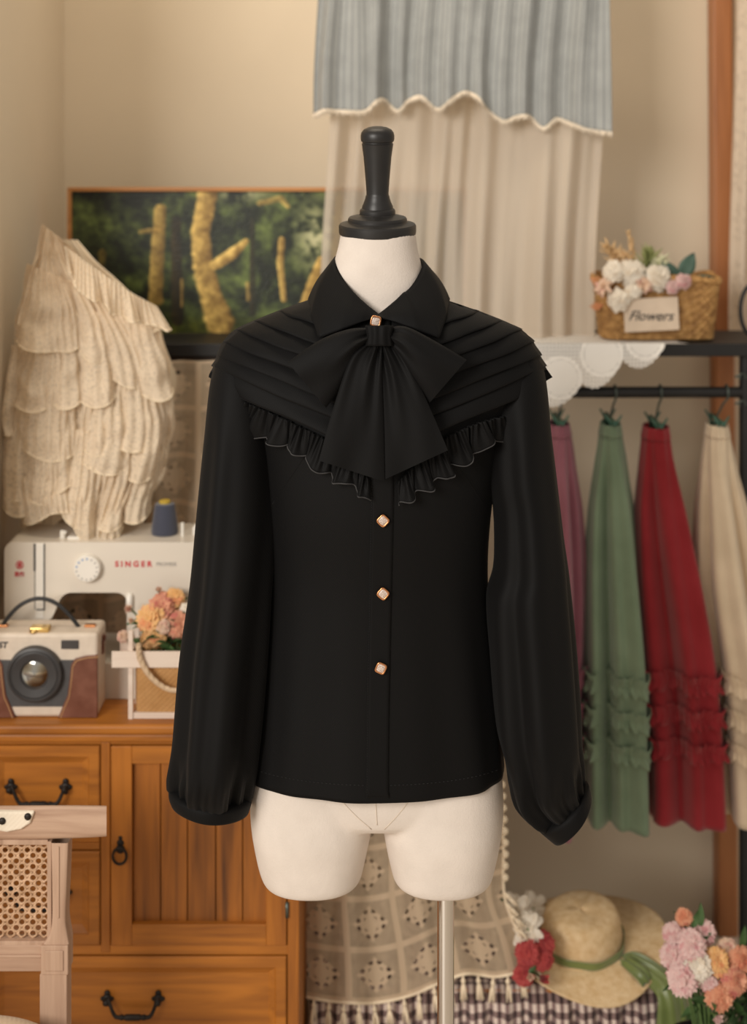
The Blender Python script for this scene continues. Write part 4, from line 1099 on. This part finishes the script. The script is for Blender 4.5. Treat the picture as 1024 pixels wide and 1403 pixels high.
m = MB(); m.box((SXC-.18, SYC-.19, .33), (SXC+.18, SYC+.213, .385)); m.build('apron', bleach_x, ch, smooth=False, bevel=.003)
for s in (-1, 1): m = MB(); m.lathe([(.012, 0), (.014, .01), (.016, .2), (.020, .31), (.022, .34)], (SXC+s*.165, SYC-.18, 0), 24); m.build('leg', bleach_m, ch, angle=.6)

# ------------------------------------------------------------------ skirts on hangers
KY = 2.745
SK = dict(
 pink=[(579, 752, 779), (600, 748, 783), (640, 743, 788), (700, 737, 796), (800, 730, 800), (900, 727, 797), (1000, 724, 794), (1108, 722, 796)],
 green=[(579, 825, 849), (600, 821, 853), (640, 815, 860), (700, 807, 868), (800, 800, 877), (900, 797, 884), (1000, 796, 886), (1106, 797, 888)],
 red=[(583, 883, 915), (600, 880, 918), (640, 877, 925), (700, 873, 936), (800, 874, 955), (900, 880, 970), (1000, 888, 978), (1106, 890, 982)],
 cream=[(580, 970, 996), (600, 967, 1000), (640, 963, 1008), (700, 959, 1022), (800, 958, 1038), (900, 970, 1050), (1000, 977, 1056), (1104, 982, 1062)])
SKL = dict(pink='dusty pink skirt on a hanger, half hidden behind the black sleeve', green='long green skirt with three ruffle bands hanging on the rail',
           red='long red skirt with three ruffle bands hanging on the rail', cream='long cream skirt with three ruffle bands hanging at the right end of the rail')
for si, (k, secs) in enumerate(SK.items()):
    ph = si*1.9+.4; rows = [(a, (b+c)/2, (c-b)/2) for a, b, c in secs]; nf = 4 if k != 'red' else 3
    def sp(a, py, out=0.):
        c, w = interp(rows, py); t = smooth((py-590)/330)
        hd = lerp(.036, .10, t)
        q = smooth((py-585)/120)*(.19*math.sin(nf*a+ph+.0012*py)+.10*math.sin((2*nf+1)*a+ph*2+.001*py))+.03*(1-t)*math.sin(11*a)
        cxm = c+6*t*math.sin(a*2+ph)*.5
        wq = min(1.06, 1+q) if abs(math.cos(a)) > .9 else 1+q
        p = P(cxm, py, KY); return Vector((p.x+(w*KY/F*wq+out)*math.cos(a), KY-(hd*(1+1.5*q)+out)*math.sin(a), p.z))
    t = thing('skirt', SKL[k], 'skirt', (P(rows[-1][1], 0, KY).x, KY, P(0, rows[-1][0], KY).z), 'ruffled skirts on the rail')
    mt = skirt_mats[k]
    m = MB(); m.grid(lambda u, v: sp(2*PI*u, lerp(rows[0][0]+12, rows[-1][0]+2*math.sin(0), v)), 120, 70, cu=True); m.build('skirt_panel', mt, t, solid=.001)
    m = MB(); m.grid(lambda u, v: sp(2*PI*u, lerp(rows[0][0], rows[0][0]+17, v), .0012), 72, 5, cu=True); m.build('waistband', mt, t, solid=.001)
    for y0 in (913, 958, 1003):
        def rf(u, v):
            a = 2*PI*u; s = abs(2*v-1); w = math.sin(23*a+ph+(2.2 if v > .5 else 0)+2*math.sin(5*a)); w2 = math.sin(53*a+ph)
            p = sp(a, y0+(v-.5)*(24+5*w), .0030+s*(.006+.0045*w)+.0015*w2)
            return p+Vector((0, 0, .0022*w2*s))
        m = MB(); m.grid(rf, 420, 8, cu=True); m.build('ruffle_band', mt, t, solid=.0006)
    # hanger
    cxp = rows[0][1]; top = P(cxp, rows[0][0], KY)
    if k == 'cream': hxo = 13
    else: hxo = 6
    hk = P(cxp+hxo, 0, KY).x
    hg = thing('skirt_hanger', 'teal clip hanger holding the %s skirt on the black rail' % k.replace('pink', 'dusty pink'), 'hanger', (hk, KY, RZ), 'skirt hangers')
    m = MB(); q = [Vector((hk, KY+.0135*math.cos(a), RZ+.0135*math.sin(a))) for a in [-.3+i*(PI+.3-.0)/16 for i in range(17)]]
    q += [Vector((hk, KY-.0135, RZ-.008)), Vector((lerp(hk, top.x, .5), KY-.007, RZ-.022)), Vector((top.x, KY, top.z+.014)), Vector((top.x, KY, top.z+.008))]
    m.tube(q, .0022, 8); m.build('hook', wire_m, hg)
    m = MB(); m.tube([(top.x, KY-.05, top.z+.008), (top.x, KY+.05, top.z+.008)], .004, 10)
    m.build('bar', clip_m, hg, angle=.6)
    for yy in (-.034, .034):
        for s in (-1, 1):
            m = MB(); m.tube([(top.x+s*.003, KY+yy, top.z-.010), (top.x+s*.005, KY+yy, top.z+.004), (top.x+s*.015, KY+yy, top.z+.020)], [.0030, .0030, .0016], 8); m.build('clip', clip_m, hg)

# ------------------------------------------------------------------ doily over the shelf edge
def scal(px):
    d = abs(px-757); 
    for a, b, ya, yb, dip in ((-22, 41, 546, 523, 20), (41, 97, 523, 491, 20), (97, 156, 491, 469, 22)):
        if a <= d <= b:
            t = (d-a)/(b-a); return lerp(ya, yb, t)+dip*math.sin(PI*t)**.75*(1-.0*t)
    return 469
OY = 2.713
m = MB()
def dl(u, v):
    px = lerp(620, 912.5, u); w = .004*math.sin(px*.07)*v
    py = lerp(470.5, scal(px)+2.2*abs(math.sin(px*.42)), v); return P(px, py, OY-.001-.004*v-w*v)
m.grid(dl, 260, 26, uv=lambda u, v: (lerp(620, 912.5, u)/100, lerp(470.5, scal(lerp(620, 912.5, u)), v)/100))
m.grid(lambda u, v: (P(lerp(620, 945-14*abs(math.sin(v*9)), u), 0, OY).x, lerp(OY, 2.86, v), SZ+.0012+.0012*abs(math.sin(u*40))*v), 80, 10, uv=lambda u, v: (u*2.9, 4.+v))
u, v, _ = doily_m.xyz('UV')
net = ((u*62).sin()*(v*62).sin()).abs().gt(.34)
sol = None; rim = None
for cxx, cyy, r1 in ((8.84, 4.66, .21), (8.25, 4.86, .24), (7.68, 5.17, .24), (7.06, 5.14, .24)):
    dd = (((u-cxx)*(u-cxx))+((v-cyy)*(v-cyy))).m('SQRT'); s1 = dd.lt(r1); k1 = (dd-(r1+.035)).abs().lt(.022); 
    sol = s1 if sol is None else sol.mx(s1); rim = k1 if rim is None else rim.mx(k1)
kk = net*.45+.5
kk = kk.mx(rim).mx(sol*.93)
doily_m.bump(kk+doily_m.noise(60), .5, .002); doily_m.alpha(kk)
tag(m.build('lace_doily', doily_m), 'white scalloped crochet cloth draped over the edge of the black shelf', 'doily')

# ------------------------------------------------------------------ flower basket
KBY = 2.742
bk = thing('wicker_basket', 'wicker basket with a cream name card, full of dried flowers, on the shelf', 'basket', (P(906, 466, KBY).x, KBY+.055, SZ+.002))
bc = Vector((P(906, 0, KBY).x, KBY+.055, SZ+.003))
def bas(u, v, inn=0.):
    a = 2*PI*u; n = .42; ex = math.copysign(abs(math.cos(a))**n, math.cos(a)); ey = math.copysign(abs(math.sin(a))**n, math.sin(a))
    hw, hd = lerp(.104, .116, v)-inn, lerp(.048, .056, v)-inn
    row = v*15; wv = math.sin(52*a/2+PI*math.floor(row))*.0016+.0016*abs(math.sin(PI*row)) if not inn else 0
    return bc+Vector(((hw+wv)*ex, (hd+wv)*ey, .112*v+.004*math.sin(a*3)*v))
m = MB(); m.grid(bas, 200, 60, cu=True); m.grid(lambda u, v: bas(u, 1-v*.95, .006), 100, 4, cu=True); m.ringcap(0, 200, True); m.build('basket_body', wicker_m, bk)
m = MB()
for k in range(3): m.tube([bas(i/120, 1.)+Vector((.003*math.cos(i*.6+k*2.1), .003*math.sin(i*.6+k*2.1), .002+.003*math.sin(i*.6+k*2.1))) for i in range(120)], .0032, 8, closed=True)
m.build('rim', wicker_m, bk)
m = MB(); m.add([bas(i/60, .8, .006) for i in range(60)], [list(range(60))]); m.build('moss', dry_m, bk)
tc = P(893, 431, 2.728); R = Matrix.Rotation(math.radians(-3), 3, 'Y')
m = MB(); m.box(tc+Vector((-.051, 0, -.031)), tc+Vector((.051, .003, .031)), rot=R); card = m.build('name_card', tag_m, bk, smooth=False, bevel=.0006)
letters('lettering', 'Flowers', .026, dark_ink, card, tc+Vector((-.002, -.0008, -.003)), shear=.4)
G = 'flowers in the wicker basket'
for i, (px, py, r, kd, mt, lab) in enumerate([
    (841, 374, 14, 'rose', pt_white, 'upper white rose at the left of the wicker basket'), (847, 412, 14, 'rose', pt_white, 'low white rose hanging over the left front of the basket'),
    (868, 401, 11, 'rose', pt_white, 'white rose just above the basket card'), (866, 374, 15, 'carnation', pt_white, 'fluffy cream bloom beside the green sprig of the basket'),
    (905, 382, 15, 'carnation', pt_white, 'fluffy pale bloom right of the green sprig of the basket'), (826, 396, 8, 'loose', pt_bud, 'small beige flower at the far left of the basket'),
    (924, 396, 8, 'carnation', pt_pink, 'little pink flower on the basket rim, left one of two'), (940, 388, 9, 'carnation', pt_pink, 'little pink flower on the basket rim, right one of two'), (882, 392, 8, 'loose', pt_bud, 'small beige flower under the green sprig of the basket')]):
    Y = 2.722+(.012 if py < 385 else 0); r *= 1.4; py -= 4
    flower('rose' if kd == 'rose' else 'dried_flower', lab, 'flower', G, P(px, py, Y), ((px-880)*.01, -.8, .5), r*Y/F, kd, mt, bc+Vector(((px-906)*.0011, -.02, .085)), 0, 80+i, lmat=dry_m)
def plume(px, py, tip, lab, seed, nm='dried_grass', mt=dry_m, n=46, ln=.016, fat=.0016):
    rnd = random.Random(seed); a, b = P(px, py, 2.77), P(tip[0], tip[1], 2.76); ln *= 1.5; fat *= 1.6; t = thing(nm, lab, 'dried flower', bc+Vector((a.x-bc.x, 0, .085)), G)
    base = Vector(t.location); mid = a.lerp(b, .5)+Vector((.006, 0, .006))
    q = [base, a]+[a*(1-s)**2+mid*2*s*(1-s)+b*s*s for s in [i/10 for i in range(1, 11)]]
    m = MB(); m.tube(q, .0012, 6); m.build('stem', mt, t)
    m = MB()
    for i in range(n):
        s = i/n; p = a*(1-s)**2+mid*2*s*(1-s)+b*s*s; d = (b-a).normalized()*.6+Vector((rnd.uniform(-1, 1), rnd.uniform(-1, 1), rnd.uniform(-.4, .6)))*.8
        L = ln*(1-.5*s)*rnd.uniform(.7, 1.2); m.tube([p, p+d*L*.5, p+d*L], [fat*.6, fat, fat*.3], 5)
    m.build('plume', mt, t)
plume(868, 360, (861, 318), 'thin curved dried grass plume standing tallest in the basket', 1, ln=.008)
plume(846, 366, (832, 338), 'broad beige dried plume at the upper left of the basket', 2, ln=.022)
plume(862, 366, (850, 350), 'beige dried plume behind the white roses of the basket', 3, ln=.022)
plume(884, 378, (888, 345), 'feathery green sprig standing in the middle of the basket', 4, 'green_sprig', plain('pale_green_sprig', (142, 148, 92), .8, 18), 90, .022, .0013)
plume(898, 382, (905, 358), 'pale white sprig right of the green sprig in the basket', 5, 'white_sprig', plain('pale_sprig', (206, 204, 170), .8, 18), 70, .020, .0015)
plume(828, 418, (816, 424), 'rust orange dried tuft low at the left side of the basket', 6, 'dried_tuft', plain('rust_tuft', (196, 134, 92), .8, 18), 30, .014, .002)
plume(826, 392, (816, 386), 'rust orange dried tuft high at the left side of the basket', 7, 'dried_tuft', plain('rust_tuft_pale', (200, 142, 100), .8, 18), 30, .014, .002)
eu = thing('eucalyptus_sprig', 'sprig with three big blue green leaves at the right of the basket', 'leaf', bc+Vector((.02, 0, .085)), G)
eb = Vector(eu.location); m = MB(); m.tube([eb, P(930, 388, 2.77), P(936, 376, 2.76)], .0014, 6); m.tube([P(930, 388, 2.77), P(922, 378, 2.76)], .001, 6); m.build('stem', stem_m, eu)
for a_, b_, w in (((930, 383), (910, 358), .012), ((934, 380), (952, 348), .0155), ((945, 386), (980, 380), .0095)):
    p, q = P(*a_, 2.755), P(*b_, 2.745); m = MB(); leaf(m, p, q-p, (0, -1, .15), (q-p).length, w, .15); m.build('leaf', darkleaf_m, eu, solid=.0006)

# ------------------------------------------------------------------ fringed shawl on the rail, gingham bench
BT = .168
bench = thing('low_bench', 'low wooden bench under the brown gingham cloth', 'bench', (.2, 2.68, 0))
m = MB(); m.box((-.105, 2.57, BT-.03), (.50, 2.79, BT-.004)); m.build('board', cab_x, bench, smooth=False)
for x in (-.09, .46):
    for y in (2.60, 2.74): m = MB(); m.box((x, y, 0), (x+.03, y+.03, BT-.03)); m.build('leg', cab_z, bench, smooth=False)
m = MB()
def ging(u, v):
    x = lerp(-.112, .508, u); L = .22+.17; s = v*L
    g = .009*math.sin(u*2*PI*13+1.1*math.sin(u*17))+.004*math.sin(u*2*PI*29)
    if s < .22: return Vector((x, 2.80-s+.004*g, BT-.002+.0005*math.sin(u*60)))
    k = s-.22; f = smooth(k/.03)
    return Vector((x, 2.575-.016*f-(g*min(1, k/.05))-.03*k/.17, BT-k+.004*(1-f)))
m.grid(ging, 320, 60, uv=lambda u, v: (u*.95, v*.39)); tag(m.build('gingham_cloth', gingham_m, solid=.0008), 'brown and white gingham cloth gathered over the low bench under the straw hat', 'cloth')
sh = thing('fringed_shawl', 'cream openwork crochet shawl with tassels hanging behind the dress form', 'shawl', (.04, 2.70, .17))
SBOT = [(0, 1366), (.12, 1372), (.3, 1374), (.46, 1364), (.6, 1346), (.72, 1334), (.85, 1338), (1, 1328)]
def shawl(u, v):
    py0 = 536; pb = interp(SBOT, u)[0]; py = lerp(py0, pb, v); t = smooth((py-700)/560)
    Y = lerp(2.722, 2.535, t)
    xr = interp([(536, 640), (800, 660), (1000, 680), (1150, 690), (1230, 692), (1285, 712), (1340, 728)], py)[0]
    xl = lerp(455, 420, smooth(v*1.2)); px = lerp(xl, xr, u)
    Y += (.012*math.sin(u*2*PI*2.6+.8+v)+.006*math.sin(u*2*PI*6+v*3))*min(1, v*4)*(1 if py < 1250 else 1)
    return P(px, py, min(Y, 2.722))
m = MB(); m.grid(shawl, 110, 130, uv=lambda u, v: (u*.36+.02, v*1.06)); m.grid(lambda u, v: (shawl(u, 0)+Vector((0, .013-.013*math.cos(PI*v), .012*math.sin(PI*v)))) , 40, 8, uv=lambda u, v: (u*.36, v*.02)); m.build('shawl_cloth', shawl_m, sh)
MB().tube([shawl(i/110, 1) for i in range(111)]+[shawl(1, 1-i/90*.5) for i in range(1, 91)], .0028, 6).build('border', hem_m, sh)
rnd = random.Random(9)
def tassel(p, d, L):
    m = MB(); p, d = Vector(p), Vector(d).normalized()
    m.tube([p, p+d*.006, p+d*.010, p+d*.014], [.0014, .0022, .0046, .0030], 8)
    for k in range(9):
        w = Vector((rnd.uniform(-1, 1), rnd.uniform(-1, 1), rnd.uniform(-.3, .3)))*.006
        m.tube([p+d*.012, p+d*L*.55+w*.6, p+d*L+w], [.0018, .0019, .0010], 5)
    m.build('tassel', hem_m, sh)
for i in range(15): tassel(shawl((i+.5)/15, 1.), (rnd.uniform(-.15, .15), -.25, -1), .040)
for i in range(8): tassel(shawl(1, 1-.012-i*.0175), (.8, -.35, -.75+rnd.uniform(-.2, .1)), .034 if i < 6 else .026)
for i in range(9):
    p = shawl(1, .84-i*.02); m = MB(); m.sphere(p+Vector((.003, -.002, 0)), .0065, 10, 8); m.build('pompom', hem_m, sh)

# ------------------------------------------------------------------ straw hat
hc = Vector((P(797, 0, 2.64).x, 2.638, BT+.040))
hat = thing('straw_hat', 'wide brimmed straw hat with a green ribbon lying on the gingham cloth', 'hat', (hc.x, hc.y, BT))
HT = Matrix.Rotation(math.radians(7), 3, 'X') @ Matrix.Rotation(math.radians(-2), 3, 'Y')
def hatp(r, a, z): return hc+HT @ Vector((r*math.cos(a), r*math.sin(a), z))
HP = [(.0, .068), (.03, .068), (.052, .066), (.064, .059), (.069, .045), (.072, .028), (.074, .010), (.077, .003)]
m = MB(); m.grid(lambda u, v: hatp(curve_at(HP, v)[0]*(1+.02*math.sin(2*PI*u*2)), 2*PI*u, curve_at(HP, v)[1]+.003*math.sin(4*PI*u)*(1-v)), 72, 40, cu=True); m.build('crown', straw_m, hat, solid=.002)
def brim(u, v):
    a = 2*PI*u; r = lerp(.076, .143+.006*math.sin(2*a+.5)+.004*math.sin(3*a), v)
    z = .003-.007*v**2+.010*v*v*math.sin(2*a+.9)+.006*v*v*math.sin(3*a+2)+.012*v*v*max(0, math.sin(a))
    return hatp(r, a, z)-Vector((.0, 0, 0))+Vector((.010*v, 0, 0))
m = MB(); m.grid(brim, 140, 24, cu=True); m.build('brim', straw_m, hat, solid=.0022)
m = MB(); m.grid(lambda u, v: hatp(.0765+.0012*math.sin(u*50)+.001, 2*PI*u, .005+.014*v+.002*math.sin(u*21)), 120, 5, cu=True); rb = m.build('ribbon', ribbon_m, hat, solid=.001)
def strip(path, wid, nrm, name, tw=0.):
    m = MB(); n = 40
    def f(u, v):
        p = Vector(curve_at([tuple(q) for q in path], u)); q = Vector(curve_at([tuple(q_) for q_ in path], min(1, u+.02))); p0 = Vector(curve_at([tuple(q_) for q_ in path], max(0, u-.02)))
        d = (q-p0).normalized(); s = d.cross(Vector(nrm)).normalized(); n_ = s.cross(d); w = curve_at([(x,) for x in wid], u)[0]
        return p+s*w*(v-.5)+n_*(.35*w*math.sin(PI*v)*.3+.002*math.sin(v*12+u*5))
    m.grid(f, n, 10); return m.build(name, ribbon_m, rb, solid=.0008)
kn = P(848, 1316, 2.60)
strip([kn+Vector((-.002, 0, 0)), P(868, 1320, 2.58), P(895, 1338, 2.555), P(914, 1362, 2.53), P(918, 1400, 2.52), P(916, 1440, 2.52)], [.012, .026, .034, .036, .046, .050], (.1, -1, .35), 'ribbon_tail')
strip([kn, P(872, 1312, 2.585), P(905, 1335, 2.56), P(928, 1362, 2.535), P(934, 1395, 2.525), P(930, 1440, 2.52)], [.010, .018, .024, .026, .030, .034], (.2, -.8, .6), 'ribbon_tail')
strip([kn, P(858, 1318, 2.575), P(878, 1334, 2.55), P(886, 1346, 2.545), P(872, 1330, 2.56), kn], [.010, .020, .026, .022, .018, .01], (.1, -.7, .7), 'bow_loop')
m = MB(); m.sphere(kn+Vector((0, -.004, 0)), .010, 14, 10, (1, .8, .8)); m.build('knot', ribbon_m, rb)
# flowers beside the hat
G = 'artificial flowers beside the hat'
for i, (px, py, r, kd, mt, lab, Y, nm) in enumerate([
    (706, 1250, 24, 'loose', pt_white, 'large white flower left of the straw hat, nearest the shawl', 2.55, 'white_flower'), (732, 1243, 20, 'loose', pt_white, 'white flower touching the left side of the hat crown', 2.66, 'white_flower'),
    (724, 1272, 20, 'loose', pt_white, 'white flower just above the red ones beside the hat', 2.53, 'white_flower'), (744, 1292, 20, 'carnation', pt_red, 'red flower high against the hat crown', 2.53, 'red_flower'),
    (724, 1306, 20, 'carnation', pt_red, 'red flower in the middle of the red bunch beside the hat', 2.505, 'red_flower'), (746, 1314, 17, 'carnation', pt_red, 'red flower on the brim just left of the ribbon', 2.515, 'red_flower'),
    (718, 1336, 17, 'carnation', pt_red, 'lowest left red flower beside the shawl tassels', 2.515, 'red_flower'), (745, 1342, 13, 'bud', pt_red, 'red tulip shaped bud lying on the hat brim edge', 2.49, 'red_bud'), (727, 1338, 10, 'bud', pt_bud, 'pale cream bud between the red flowers beside the hat', 2.485, 'cream_bud')]):
    base = Vector((P(715+i*2, 0, 2.60).x, 2.575+.01*(i % 3), BT+.003)); flower(nm, lab, 'flower', G, P(px, py, Y), ((px-725)*.008, -.8, .55-(py-1290)*.006), r*Y/F, kd, mt, base, 1, 120+i)
m = MB(); 
# ------------------------------------------------------------------ pink carnation bouquet at the right
VX = P(975, 0, 2.40).x
vs = thing('flower_pot', 'dark round pot under the pink carnations at the lower right', 'pot', (VX, 2.40, 0))
m = MB(); m.lathe([(.055, 0), (.06, .004), (.075, .09), (.08, .16), (.083, .165), (.079, .165), (.07, .10)], (VX, 2.40, 0), 48); m.build('pot', iron_m, vs, angle=.6)
m = MB(); m.lathe([(.001, .13), (.074, .13)], (VX, 2.40, 0), 40, caps=False); m.build('soil', brown_m, vs)
G = 'carnations in the lower right bouquet'
for i, (px, py, r, kd, mt, lab, dy) in enumerate([
    (937, 1254, 11, 'carnation', pt_orange, 'small orange carnation, topmost of the lower right bouquet', .02), (921, 1277, 14, 'carnation', pt_pink, 'pink carnation at the upper left of the bouquet', .01),
    (966, 1274, 15, 'carnation', pt_pink, 'pink carnation at the upper middle of the bouquet', .02), (948, 1292, 19, 'carnation', pt_pink, 'large pale pink carnation under the orange top bloom', -.01),
    (922, 1308, 19, 'carnation', pt_pink, 'large pink carnation at the far left of the bouquet, beside the hat', 0.), (957, 1322, 19, 'carnation', pt_white, 'nearly white carnation in the middle of the bouquet', -.02),
    (934, 1343, 20, 'carnation', pt_pink, 'lowest large pink carnation at the left of the bouquet', -.03), (984, 1316, 18, 'carnation', pt_peach, 'peach carnation right of the white one in the bouquet', -.01),
    (1000, 1298, 13, 'carnation', pt_bud, 'small cream carnation at the upper right of the bouquet', .02), (1020, 1314, 17, 'carnation', pt_orange, 'orange carnation cut by the right edge of the frame', 0.),
    (1012, 1344, 19, 'carnation', pt_coral, 'coral pink carnation low at the right edge of the bouquet', -.02), (973, 1346, 12, 'carnation', pt_pink, 'small pink carnation between white and coral ones in the bouquet', -.02),
    (990, 1368, 18, 'carnation', pt_orange, 'orange carnation low in the middle of the bouquet', -.03), (984, 1396, 10, 'bud', pt_pink, 'pink bud at the bottom edge under the orange carnation', -.04)]):
    Y = 2.38+dy; flower('carnation' if kd != 'bud' else 'flower_bud', lab, 'flower', G, P(px, py, Y), ((px-965)*.010, -.75, .6-(py-1310)*.007), 1.2*r*Y/F, kd, mt, (VX+(px-970)*.0004, 2.40, .135), 2, 160+i)
fol = MB(); rnd = random.Random(15)
for i in range(90):
    px, py = rnd.uniform(935, 1060), rnd.uniform(1345, 1440)
    if py < 1345+max(0, 965-px)*.9 or px < 952: continue
    leaf(fol, P(px, py, 2.42+rnd.uniform(-.02, .05)), (rnd.uniform(-1, 1), rnd.uniform(-.9, .2), rnd.uniform(-.1, 1.)), (0, -.3, 1), rnd.uniform(.03, .06), rnd.uniform(.005, .011))
for px, py, tx, ty in ((960, 1270, 962, 1240), (948, 1272, 968, 1236), (1016, 1300, 1022, 1275)): leaf(fol, P(px, py, 2.40), P(tx, ty, 2.39)-P(px, py, 2.40), (0, -1, .2), .04, .006)
for i in range(26): fol.tube([(VX+rnd.uniform(-.05, .05), 2.40+rnd.uniform(-.03, .03), .13), P(rnd.uniform(950, 1040), rnd.uniform(1340, 1380), 2.42+rnd.uniform(-.01, .03))], .0014, 5)
tag(fol.build('foliage', leaf_m), 'dark green leaves and stems filling the lower right bouquet', 'foliage')['kind'] = 'stuff'

# ------------------------------------------------------------------ camera, light
cam = bpy.data.cameras.new('camera'); co = bpy.data.objects.new('camera', cam); C.objects.link(co)
co.location = CAM; co.rotation_euler = (PI/2, 0, 0)
cam.sensor_width = 36; cam.sensor_fit = 'AUTO'; cam.lens = F/1403*36; cam.shift_y = -(701.5-H0)/1403
cam.clip_start = .05; cam.clip_end = 30
cam.dof.use_dof = True; cam.dof.focus_distance = 1.90; cam.dof.aperture_fstop = 2.9
bpy.context.scene.camera = co
def area(name, loc, target, sx, sy, power, color):
    l = bpy.data.lights.new(name, 'AREA'); l.shape = 'RECTANGLE'; l.size = sx; l.size_y = sy; l.energy = power; l.color = color
    o = bpy.data.objects.new(name, l); C.objects.link(o); o.location = loc
    o.rotation_euler = (Vector(target)-Vector(loc)).to_track_quat('-Z', 'Y').to_euler(); return o
area('assumed_left_key', (-2.3, -1.7, 2.55), (.1, 2.3, 1.1), 1.7, 1.7, 165, (1., .95, .88))  # assumed soft key light from the unseen front left; no window is built
area('back_wall_fill', (-.1, 2.25, 2.9), (-.1, 2.75, 1.2), .9, .5, 9, (1., .86, .66))  # unseen warm light, added overhead to brighten the upper back wall
area('right_fill', (.9, -.9, 2.6), (.2, 2.6, .9), 1.4, 1.2, 4, (1., .93, .84))  # weak added fill from the front right, no fixture of the room
w = bpy.data.worlds.new('room_light'); w.use_nodes = True; bpy.context.scene.world = w
bg = w.node_tree.nodes['Background']; bg.inputs[0].default_value = (1., .90, .78, 1); bg.inputs[1].default_value = .42
vs_ = bpy.context.scene.view_settings
bpy.context.scene.display_settings.display_device = 'sRGB'
vs_.view_transform = 'Standard'; vs_.look = 'None'; vs_.gamma = 1; vs_.use_curve_mapping = False; vs_.exposure = 0
